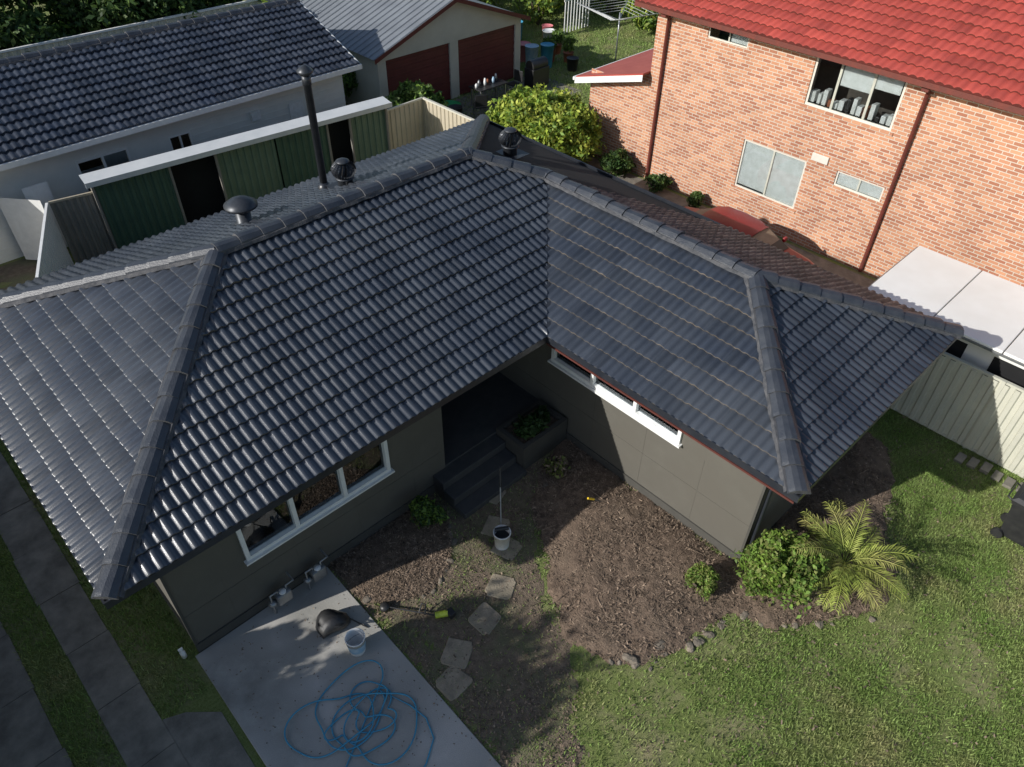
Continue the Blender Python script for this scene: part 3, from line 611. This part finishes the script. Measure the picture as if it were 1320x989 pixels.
# ------------------------------------------------------------------ yard things
def bucket(name,x,y,band):
    e=empty(name); lathe('pail',[(.125,0),(.15,.34),(.158,.34),(.158,.37),(.145,.37),(.14,.33),(.115,.02),(0,.02)],(x,y,.04),WPLAST,e,cap=False)
    if band: lathe('label',[(.134,.08),(.1495,.27)],(x,y,.04),BLUEP,e,cap=False)
    tube('handle',[(x+.16*math.cos(a),y+.16*math.sin(a)*.9-.03,.36-.12*math.sin(a/1)) for a in np.linspace(0,math.pi,12)],.004,STEEL,e)
    return e
bucket('paint_bucket',-5.1,-1.02,True); b2=bucket('paint_bucket.001',-2.1,-1.12,False); lathe('contents',[(.13,.25),(0,.26)],(-2.1,-1.12,.04),BLACKP,b2,cap=False)
po=empty('roller_pole'); tube('shaft',[(-2.08,-1.08,.08),(-1.62,-.55,1.25)],.014,STEEL,po); tube('grip',[(-1.74,-.69,.94),(-1.62,-.55,1.25)],.02,BLACKP,po); tube('roller',[(-2.16,-1.0,.4),(-1.96,-1.14,.42)],.035,BLACKP,po)
hp=[];cx,cy=-5.75,-1.95
for k in range(420):
    t=k/420*2*math.pi*6; R_=.42+.16*math.sin(t*.37+1)+.10*math.sin(t*1.9)+.05*math.sin(t*3.3+k*.01); hp.append((cx+.24*math.sin(t*.13)+R_*math.cos(t)*1.15,cy+.26*math.cos(t*.17)+R_*math.sin(t)*.85,.055+.02*(1+math.sin(t*2.3))))
hp=[(-6.6,-2.9,.05),(-6.45,-2.5,.05)]+hp+[(-5.05,-2.3,.05),(-5.0,-2.6,.05),(-5.1,-2.9,.05),(-5.4,-3.1,.05),(-6.0,-3.25,.05),(-6.2,-4,.05)]
ho=empty('garden_hose'); tube('coil',hp,.012,HOSE,ho)
bg_=empty('leaf_catcher_bag'); bx_,by_=-5.12,-.42
secs=[]
for t in range(9):
    s=t/8; r_=.19*math.sin(math.pi*(.15+.75*s))+.03; secs.append([(bx_-.28+.5*s+.0,by_+r_*1.0*math.cos(a)+.05*math.sin(s*5),.045+max(0,r_*.75*math.sin(a)+r_*.6)*(1+.12*math.sin(a*5+t))) for a in np.linspace(0,2*math.pi,14,endpoint=False)])
loft('bag',secs,BLACKP,bg_); tube('strap',[(bx_-.2,by_+.05,.15),(bx_,by_-.25,.3),(bx_+.22,by_-.1,.1),(bx_+.35,by_-.4,.05)],.012,BLACKP,bg_)
st=empty('string_trimmer'); a0=Vector((-3.86,-1.42,.1)); a1=Vector((-4.35,-.72,.08))
tube('shaft',[a0,a1],.014,BLACKP,st); lathe('head',[(.04,0),(.09,.03),(.08,.08),(.03,.1)],(a1.x,a1.y,.02),BLACKP,st)
tube('motor_body',[a0,a0+Vector((.17,-.12,.02))],.055,LIME,st,res=4); box('battery',a0.x+.14,a0.x+.26,a0.y-.22,a0.y-.08,.05,.17,BLACKP,st,bev=.015)
tube('handle_loop',[a0.lerp(a1,.2)+Vector((.0,0,.0)),a0.lerp(a1,.22)+Vector((.09,.06,.1)),a0.lerp(a1,.3)+Vector((.09,.06,.1)),a0.lerp(a1,.32)],.013,BLACKP,st)
tr=empty('hand_trowel'); tube('handle',[(-.28,-1.65,.25),(-.40,-1.6,.33)],.022,YEL,tr); tube('neck',[(-.28,-1.65,.25),(-.2,-1.68,.16)],.008,STEEL,tr); mesh('blade',[(-.22,-1.64,.17),(-.2,-1.73,.17),(-.1,-1.73,.1),(-.08,-1.69,.08),(-.11,-1.65,.1)],[(0,1,2,3,4)],STEEL,tr)
def meter(name,x):
    e=empty(name); y=.42
    box('case',x-.13,x+.13,y-.09,y+.09,.22,.46,STEEL,e,bev=.03); lathe('index_dial',[(.06,0),(.06,.03),(.0,.032)],(x,y-.02,.455),WPLAST,e,n=16)
    tube('riser',[(x-.2,y,.0),(x-.2,y,.52),(x-.08,y,.52),(x-.08,y,.44)],.02,STEEL,e); tube('outlet',[(x+.08,y,.44),(x+.08,y,.54),(x+.22,y,.54),(x+.22,y+.2,.54)],.02,STEEL,e); lathe('regulator',[(.05,-.02),(.07,0),(.07,.03),(.03,.06)],(x-.2,y,.3),STEEL,e,n=14)
meter('gas_meter',-5.5); meter('gas_meter.001',-4.85)
bt=empty('spray_bottle'); lathe('bottle',[(.04,0),(.042,.14),(.015,.18),(.015,.21)],(-7.12,.72,.03),WPLAST,bt,n=14); box('trigger',-7.16,-7.09,.705,.735,.24,.27,WPLAST,bt)
wb=empty('wheelie_bin'); bx_,by_=4.8,-7.3
def ring(hx,hy,z,cx=bx_,cy=by_): return [(cx-hx,cy-hy,z),(cx+hx,cy-hy,z),(cx+hx,cy+hy,z),(cx-hx,cy+hy,z)]
loft('body',[ring(.2,.22,.08),ring(.26,.3,.9),ring(.29,.33,.9),ring(.29,.33,.95)],BLACKP,wb,smooth=False)
loft('lid',[ring(.3,.35,.955),ring(.3,.35,.98),ring(.24,.28,1.04)],BLACKP,wb,smooth=False)
for k,dx in enumerate((-.24,.24)):
    tube('wheel_%d'%k,[(bx_+dx-.03,by_+.24,.1),(bx_+dx+.03,by_+.24,.1)],.1,BLACKP,wb,res=5)
tube('handle',[(bx_-.22,by_+.35,.92),(bx_-.22,by_+.42,.95),(bx_+.22,by_+.42,.95),(bx_+.22,by_+.35,.92)],.016,BLACKP,wb)
pv=empty('stacked_pavers')
for k in range(7): 
    x=6.02+random.uniform(-.09,.07);y=-5.85-.23*k; box('paver_%d'%k,x-.14,x+.14,y-.08,y+.08,0,.04+.05*random.random(),CONC2,pv,bev=.01)
# ------------------------------------------------------------------ right fence + caravan + car
fe=empty('steel_panel_fence'); corr('sheet',(6.4,-14),(6.4,-3.4),.04,1.76,BEIGEL,fe,pitch=.2,depth=.035); rail('top_rail',(6.42,-14),(6.42,-3.4),1.76,BEIGEL,fe,.07,.05); rail('bottom_rail',(6.42,-14),(6.42,-3.4),.02,BEIGEL,fe,.07,.06)
for k in range(5): box('post_%d'%k,6.36,6.41,-3.45-2.37*k,-3.38-2.37*k,0,1.82,BEIGEL,fe)
cv=empty('caravan')
box('body',6.75,8.95,-9.6,-2.85,.45,2.2,WHWALL,cv,bev=.06)
for k in range(5):
    y=-9.6+k*1.365; box('roof_panel_%d'%k,6.5,9.05,y,y+1.345,2.24,2.30,ROOFW,cv,bev=.015)
box('roof_frame',6.48,9.07,-9.62,-2.75,2.2,2.238,STEEL,cv)
for k,y in enumerate((-4.9,-6.6,-8.3)): box('side_window_%d'%k,6.735,6.749,y-.0,y+1.2,1.45,1.98,DARK,cv,bev=.0)
for k,y in enumerate((-5.6,-6.5)): tube('wheel_%d'%k,[(6.8,y,.33),(7.0,y,.33)],.33,BLACKP,cv,res=8)
car=empty('parked_car'); cx,cy=8.35,1.15
def cs(y,hw,zb,zt_): return [(cx-hw,cy+y,zb),(cx-hw*1.02,cy+y,zb+(zt_-zb)*.5),(cx-hw*.97,cy+y,zt_-.06),(cx-hw*.8,cy+y,zt_),(cx,cy+y,zt_+.03),(cx+hw*.8,cy+y,zt_),(cx+hw*.97,cy+y,zt_-.06),(cx+hw*1.02,cy+y,zb+(zt_-zb)*.5),(cx+hw,cy+y,zb)]
loft('body',[cs(-2.2,.62,.35,.62),cs(-2.1,.8,.25,.72),cs(-1.6,.86,.22,.84),cs(-.9,.87,.22,.93),cs(.8,.87,.22,.95),cs(1.6,.86,.22,.93),cs(2.1,.8,.25,.85),cs(2.2,.66,.35,.75)],CARRED,car)
def cb(y,hw,z0,z1,tw): return [(cx-hw,cy+y,z0),(cx-tw,cy+y,z1),(cx+tw,cy+y,z1),(cx+hw,cy+y,z0)]
loft('cabin_glass',[cb(-1.05,.76,.9,.93,.7),cb(-.35,.78,.9,1.33,.60),cb(.9,.78,.9,1.34,.60),cb(1.65,.74,.9,.94,.66)],BLACKP,car,smooth=False)
secs=[]
for y,z,hw in((-.45,1.33,.58),(-.2,1.39,.62),(.3,1.43,.63),(.8,1.41,.62),(1.05,1.34,.58)):
    secs.append([(cx-hw-.03,cy+y,z-.05),(cx-hw*.8,cy+y,z),(cx,cy+y,z+.03),(cx+hw*.8,cy+y,z),(cx+hw+.03,cy+y,z-.05)])
loft('roof_panel',secs,CARRED,car,closed=False,caps=False)
for k,(sx,y) in enumerate(((-1,-1.35),(1,-1.35),(-1,1.35),(1,1.35))): tube('wheel_%d'%k,[(cx+sx*.72,cy+y,.31),(cx+sx*.88,cy+y,.31)],.31,BLACKP,car,res=8)
mesh('windscreen_reflection',[(cx-.66,cy-.98,.965),(cx+.66,cy-.98,.965),(cx+.58,cy-.42,1.30),(cx-.58,cy-.42,1.30)],[(0,1,2,3)],pmat('reflection_tan',(.30,.22,.15),rough=.5),car)  # tan sheet over the windscreen, its reflection painted as plain colour
for sx in(-1,1): box('mirror_%d'%sx,cx+sx*.9-.07,cx+sx*.9+.07,cy-.85,cy-.77,.92,1.04,CARRED,car,bev=.02); box('headlight_%d'%sx,cx+sx*.58-.14,cx+sx*.58+.14,cy-2.17,cy-2.08,.55,.68,WPLAST,car,bev=.02)

# ------------------------------------------------------------------ brick house
bh=empty('brick_house'); X=10.93
holes=[(-.70,1.59,3.69,4.91),(3.50,4.75,4.57,4.93),(1.08,3.0,.91,2.31),(-1.04,.23,1.97,2.37)]
wall('front_wall','x',X,-14,6.45,0,5.1,holes,BRICK,bh,-1,.09)
wall('side_wall','y',6.45,X,22,0,5.1,[],BRICK,bh,1)
wall('extension_wall','x',X+.002,6.45,8.7,0,2.75,[],BRICK,bh,-1); wall('extension_end','y',8.7,X,14.5,0,2.45,[],BRICK,bh,1)
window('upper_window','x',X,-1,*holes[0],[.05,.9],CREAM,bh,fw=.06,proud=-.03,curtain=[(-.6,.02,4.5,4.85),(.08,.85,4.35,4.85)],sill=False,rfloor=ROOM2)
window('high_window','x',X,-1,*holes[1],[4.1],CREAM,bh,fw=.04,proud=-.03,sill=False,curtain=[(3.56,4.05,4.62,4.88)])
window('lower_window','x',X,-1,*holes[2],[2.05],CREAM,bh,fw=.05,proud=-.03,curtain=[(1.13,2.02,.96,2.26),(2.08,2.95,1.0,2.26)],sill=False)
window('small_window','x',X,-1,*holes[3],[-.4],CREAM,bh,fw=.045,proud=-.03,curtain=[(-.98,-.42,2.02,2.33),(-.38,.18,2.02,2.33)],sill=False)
box('lower_sill',X-.03,X-.001,1.0,3.08,.83,.905,BRICK,bh)
box('upper_sill',X-.03,X-.001,-.78,1.67,3.61,3.685,BRICK,bh)
for k in range(14):
    y=-.6+k*.155; h_=random.uniform(.1,.38); box('shelf_item_%d'%k,X+.13,X+.35,y,y+random.uniform(.08,.15),3.75,3.75+h_,random.choice([WPLAST,TERRA,CURT,BLACKP,CURT,TANC]),bh,bev=.01)
box('wall_meter_box',X-.05,X-.001,.52,.98,2.42,2.62,CREAM,bh,bev=.01)
e0=10.55
tiled_slope('roof_tiles',(e0,-14,5.12),(0,1,0),(1,0,0),.42,20.9,6.0,[],TILE_RED,EDGE_RED,bh,per=.2,full=False,ex=.33,roll=.05,step=.05)
mesh('roof_deck',[(e0,-14,5.08),(e0,6.9,5.08),(e0+6,6.9,7.6),(e0+6,-14,7.6),(22,6.9,5.0),(22,-14,5.0)],[(0,1,2,3),(3,2,4,5)],EDGE_RED,bh)
box('gutter',e0-.10,e0+.02,-14,6.95,5.0,5.12,REDTRIM,bh); box('eave_lining',e0+.022,X-.002,-14,6.9,5.0,5.03,WHITE,bh)
box('side_barge',e0,e0+.02,6.9,6.95,5.0,5.1,WHITE,bh)
for k,y in enumerate((6.02,-1.22)):
    tube('downpipe_%d'%k,[(X-.28,y,5.0),(X-.07,y,4.8),(X-.07,y,.05)],.05,REDTRIM,bh); box('rainhead_%d'%k,X-.36,X-.24,y-.08,y+.08,4.88,5.0,REDTRIM,bh)
lt=[(10.6,9.05,2.5),(14.8,9.05,2.5),(14.8,6.46,3.25),(10.6,6.46,3.25)]
mesh('lean_to_roof',lt+[(a,b,c-.06) for a,b,c in lt],[(0,1,2,3),(4,7,6,5),(0,4,5,1),(1,5,6,2),(2,6,7,3),(3,7,4,0)],pmat('red_steel',(.42,.07,.05),(.36,.06,.045),scale=2,rough=.4),bh)
mesh('lean_to_barge',[(10.58,9.08,2.46),(10.58,6.46,3.21),(10.58,6.46,3.02),(10.58,9.08,2.27)],[(0,1,2,3)],WHITE,bh)
box('lean_to_gutter',10.58,14.8,9.06,9.16,2.36,2.46,WHITE,bh)
mesh('lean_to_gable',[(X+.0,6.46,2.75),(X+.0,6.46,3.16),(X+.0,8.6,2.56),(X+.0,8.6,2.3)],[(0,1,2,3)],BRICK,bh)

# ------------------------------------------------------------------ white house behind
wh=empty('white_house'); wy0=14.5
whs=[(-3.0,-1.6,1.05,2.02),(-.45,.2,1.3,1.95)]
wall('wall_front','y',wy0,-12,5.45,0,2.62,whs,WHWALL,wh,-1)
for k in range(14): box('board_%d'%k,.21 if .9<k*.18+.1<2.1 else -12,5.45,wy0-.014,wy0-.001,k*.18+.165,k*.18+.18,WHWALL,wh)
wall('wall_end','x',5.45,wy0,19.9,0,2.62,[],WHWALL,wh,1)
mesh('gable',[(5.45,wy0,2.62),(5.45,19.9,2.62),(5.45,17.2,3.85)],[(0,1,2)],WHWALL,wh)
window('window_large','y',wy0,-1,*whs[0],[-2.3],WHITE,wh,fw=.06,proud=.03,curtain=[(-2.25,-1.66,1.1,1.97),(-2.94,-2.34,1.1,1.7)]); window('window_small','y',wy0,-1,*whs[1],[-.12],WHITE,wh,fw=.04)
box('meter_box',2.1,2.4,wy0-.09,wy0-.016,1.72,2.0,WPLAST,wh,bev=.01); box('vent_door',3.4,3.9,wy0-.04,wy0-.016,.9,1.9,WPLAST,wh)
tiled_slope('roof_tiles_front',(-13,14.0,2.7),(1,0,0),(0,1,0),.375,18.8,3.2,[],TILE_WH,TILE_WH,wh,full=False,per=.19,ex=.31,roll=.05,step=.06)
mesh('roof_deck',[(-13,14,2.66),(5.78,14,2.66),(5.78,17.2,3.86),(-13,17.2,3.86),(5.78,20.4,2.66),(-13,20.4,2.66)],[(0,1,2,3),(3,2,4,5)],TILE_WH,wh)
caps('ridge_caps',(-13,17.2,3.93),(5.8,17.2,3.93),wh)
box('gutter',-13,5.85,13.88,13.99,2.56,2.70,WHITE,wh); box('eave_lining',-13,5.7,14.0,wy0-.016,2.55,2.57,WHITE,wh)
for nm,yy in(('a',13.95),('b',20.45)):
    mesh('barge_'+nm,[(5.82,yy,2.55),(5.82,17.2,3.80),(5.82,17.2,3.95),(5.82,yy,2.74),(5.78,yy,2.55),(5.78,17.2,3.80),(5.78,17.2,3.95),(5.78,yy,2.74)],[(0,1,2,3),(4,7,6,5),(3,2,6,7),(0,4,5,1)],WHITE,wh)
gt=empty('white_gate'); box('panel',-4.5,-3.9,14.0,14.04,.1,1.95,WHITE,gt)
mesh('gate_leaf',[(-4.35,13.2,.1),(-5.1,14.1,.1),(-5.1,14.1,1.9),(-4.35,13.2,1.9)],[(0,1,2,3)],WHITE,gt)
f1=empty('side_boundary_fence'); corr('sheet',(-5.9,9.0),(-4.25,13.1),.03,1.8,WHWALL,f1); rail('cap',(-5.9,9.0),(-4.25,13.1),1.8,WHITE,f1,.06,.04)
f2=empty('grey_boundary_fence'); corr('sheet',(-4.2,13.1),(-2.9,12.85),.03,1.8,GREYS,f2,pitch=.15); rail('cap',(-4.2,13.1),(-2.9,12.85),1.8,BEIGE,f2)
f3=empty('beige_boundary_fence'); corr('sheet',(5.35,12.1),(6.85,12.15),.03,1.85,BEIGE,f3); corr('sheet_b',(6.85,12.15),(6.9,8.6),.03,1.85,BEIGE,f3); rail('cap',(5.35,12.1),(6.85,12.15),1.85,CREAMS,f3); rail('cap_b',(6.85,12.15),(6.9,8.6),1.85,CREAMS,f3,.08)
f4=empty('rear_boundary_fence'); corr('sheet',(-14,21.6),(7.5,21.4),.03,2.95,CREAMS,f4,pitch=.25); rail('cap',(-14,21.6),(7.5,21.4),2.95,WHITE,f4,.08,.06)
sh=empty('garden_shed'); sh.location=(-3.2,12.75,0); sh.rotation_euler=(0,0,math.radians(-5.6)); Ls=8.55
for k,(a,b,m_) in enumerate([(.05,1.9,GREEN),(3.2,4.9,GREEN2),(4.92,6.5,GREEN),(7.3,8.5,GREEN2)]): corr('door_%d'%k,(a,.06+.04*(k%2)),(b,.06+.04*(k%2)),.03,2.08,m_,sh,pitch=.2)
for k,a in enumerate((0,1.92,3.17,6.52,7.27,8.52)): box('post_%d'%k,a-.03,a+.03,.03,.1,0,2.10,GREYS,sh)
box('back',0,Ls,.45,.47,0,2.1,DARK,sh); box('side_l',0,.02,.1,.45,0,2.1,GREYS,sh); box('side_r',Ls-.02,Ls,.1,.45,0,2.1,GREYS,sh)
mesh('roof',[(-.15,-.1,2.2),(Ls+.1,-.1,2.2),(Ls+.1,.40,2.24),(-.15,.40,2.24)],[(0,1,2,3)],METALROOF,sh); box('fascia',-.15,Ls+.1,-.13,-.1,2.08,2.215,METALROOF,sh); box('track',0,Ls,.0,.12,2.11,2.16,CREAMS,sh)
ga=empty('garage_building'); gx0,gx1,gy=7.35,14.2,15.25; gm=(gx0+gx1)/2
wall('front_wall','y',gy,gx0,gx1,0,2.3,[(gx0+.35,gm-.2,0,2.05),(gm+.2,gx1-.3,0,2.05)],CREAMS,ga,-1,.12)
mesh('gable',[(gx0,gy,2.3),(gx1,gy,2.3),(gm,gy,3.45)],[(0,1,2)],CREAMS,ga); wall('side_l','x',gx0,gy,22,0,2.3,[],CREAMS,ga,-1); wall('side_r','x',gx1,gy,22,0,2.3,[],CREAMS,ga,1)
for k,(a,b) in enumerate(((gx0+.35,gm-.2),(gm+.2,gx1-.3))):
    for j in range(16): box('roller_%d_%d'%(k,j),a,b,gy+.06+.008*(j%2),gy+.1,j*.128,j*.128+.122,MAROON,ga)
rv=[(gx0-.25,gy-.25,2.24),(gm,gy-.25,3.55),(gx1+.25,gy-.25,2.24),(gx0-.25,22.2,2.24),(gm,22.2,3.55),(gx1+.25,22.2,2.24)]
mesh('roof',rv,[(0,1,4,3),(1,2,5,4)],METALGREY,ga)
for k in range(24):
    y=gy-.2+k*.31
    mesh('rib_%d'%k,[(gx0-.25,y,2.25),(gm,y,3.56),(gm,y+.04,3.56),(gx0-.25,y+.04,2.25),(gx0-.25,y+.02,2.275),(gm,y+.02,3.585)],[(0,1,5,4),(4,5,2,3)],METALGREY,ga)
for s,(xa,xb) in enumerate(((gx0-.27,gm),(gm,gx1+.27))):
    za,zb=(2.24,3.55) if s==0 else (3.55,2.24)
    mesh('barge_%d'%s,[(xa,gy-.27,za-.12),(xb,gy-.27,zb-.12),(xb,gy-.27,zb+.03),(xa,gy-.27,za+.03)],[(0,1,2,3)],MAROON,ga)
ta=empty('outdoor_table'); box('top',10.6,12.0,13.6,14.3,.7,.74,BLACKP,ta,bev=.01)
for k,(x,y) in enumerate(((10.7,13.7),(11.9,13.7),(10.7,14.2),(11.9,14.2))): box('leg_%d'%k,x-.03,x+.03,y-.03,y+.03,0,.7,STEEL,ta)
for k in range(6): x=10.7+k*.21; lathe('item_%d'%k,[(.05,0),(.06,.1),(.03,.16+.05*(k%3))],(x,13.95+.1*(k%2),.74),random.choice([WPLAST,TERRA,BLUEP,STEEL]),ta,n=10)
def chair(name,x,y,a):
    e=empty(name); e.location=(x,y,0); e.rotation_euler=(0,0,a)
    box('seat',-.22,.22,-.22,.22,.42,.46,BLACKP,e,bev=.01); box('backrest',-.22,.22,.2,.24,.5,.9,BLACKP,e,bev=.01)
    for k,(i,j) in enumerate(((-.2,-.2),(.2,-.2),(-.2,.2),(.2,.2))): box('leg_%d'%k,i-.02,i+.02,j-.02,j+.02,0,.42,STEEL,e)
chair('garden_chair',10.2,13.2,2.6); chair('garden_chair.001',11.4,13.0,3.3); chair('garden_chair.002',12.6,13.9,-1.5)
bq=empty('barbecue'); box('cart',13.4,14.3,13.7,14.2,.1,.8,BLACKP,bq,bev=.02); tube('hood',[(13.45,13.95,.88),(14.25,13.95,.88)],.22,BLACKP,bq,res=6)
PINK=pmat('pink_plastic',(.65,.2,.22),rough=.4)
for k,(x,y,m_,r_,h_) in enumerate([(15.2,15.6,BLUEP,.28,.9),(15.8,15.3,HOSE,.28,.9),(16.4,15.7,TERRA,.25,.5),(16.9,15.1,TERRA,.22,.4),(15.6,16.5,PINK,.3,.7),(9.6,14.2,pmat('green_tub',(.03,.35,.12),rough=.4),.4,.35),(17.3,16.2,TERRA,.25,.4),(9.2,13.4,BLACKP,.25,.6),(16.3,14.3,BLACKP,.25,.5),(17.9,17.2,WPLAST,.3,.6),(18.6,18.0,PINK,.25,.5),(17.2,18.6,HOSE,.3,.8),(16.3,18.9,WPLAST,.3,.9)]):
    lathe('plant_pot' if k==0 else 'plant_pot.%03d'%k,[(r_*.8,0),(r_,h_),(r_*1.06,h_),(r_*.9,h_-.03),(0,h_-.05)],(x,y,0),m_,None,n=16,cap=False)
for k,(x,y) in enumerate(((16.4,15.7),(16.9,15.1),(17.3,16.2))): bush('potted_plant' if k==0 else 'potted_plant.%03d'%k,x,y,.4,.35,.6,5,120,.07,[LF_BUSH,LF_TREE],stem=False)
hz=empty('rotary_clothes_line'); hx,hy=18.6,13.9
lathe('mast',[(.035,0),(.035,1.9)],(hx,hy,0),STEEL,hz,n=10)
for k in range(4):
    a=k*math.pi/2+.5; tube('arm_%d'%k,[(hx,hy,1.6),(hx+1.9*math.cos(a),hy+1.9*math.sin(a),2.1)],.018,STEEL,hz)
for q in range(1,7):
    R_=.55+q*.22; tube('line_%d'%q,[(hx+R_*math.cos(k*math.pi/2+.5),hy+R_*math.sin(k*math.pi/2+.5),1.6+.5*R_/1.9) for k in range(4)],.007,WPLAST,hz,cyc=True,res=1)
lt_=empty('white_lattice_screen')
for k in range(9): box('slat_%d'%k,19.3+k*.2,19.36+k*.2,17.6,17.63,.1,1.5,WHITE,lt_)
box('rail_t',19.2,21.1,17.57,17.6,1.45,1.53,WHITE,lt_)
# neighbouring lot on the sunny (left) side: house, hedge and tree that shade the driveway and slab
nh=empty('neighbour_house')
nx0,nx1,ny0,ny1,nz,nr=-17.6,-10.8,2.0,13,2.7,4.9; nm_=(nx0+nx1)/2
mesh('roof',[(nx0,ny0,nz),(nx1,ny0,nz),(nx1,ny1,nz),(nx0,ny1,nz),(nm_,ny0+3.6,nr),(nm_,ny1-3.6,nr)],[(0,1,4),(1,2,5,4),(2,3,5),(3,0,4,5)],TILE_RED,nh)
wall('wall_r','x',nx1-.5,ny0+.5,ny1-.5,0,nz,[(4,5.6,1,2.1)],BRICK,nh,1); wall('wall_f','y',ny0+.5,nx0+.5,nx1-.5,0,nz,[],BRICK,nh,-1); wall('wall_l','x',nx0+.5,ny0+.5,ny1-.5,0,nz,[],BRICK,nh,-1)
window('side_window','x',nx1-.5,1,4,5.6,1,2.1,[4.8],WHITE,nh)
for k,(y,h_) in enumerate(((-2.2,2.5),(-1.0,2.9),(.2,3.0),(1.4,2.9))):
    bush('neighbour_hedge' if k==0 else 'neighbour_hedge.%03d'%k,-11.5,y,.1,1.0,h_,18,520,.11,[LF_TREE,LF_BUSH])
tree('neighbour_tree',-13.6,.1,5.5,1.5,[LF_TREE,LF_DARK],k=34,nper=420,size=.11)
print('ok')
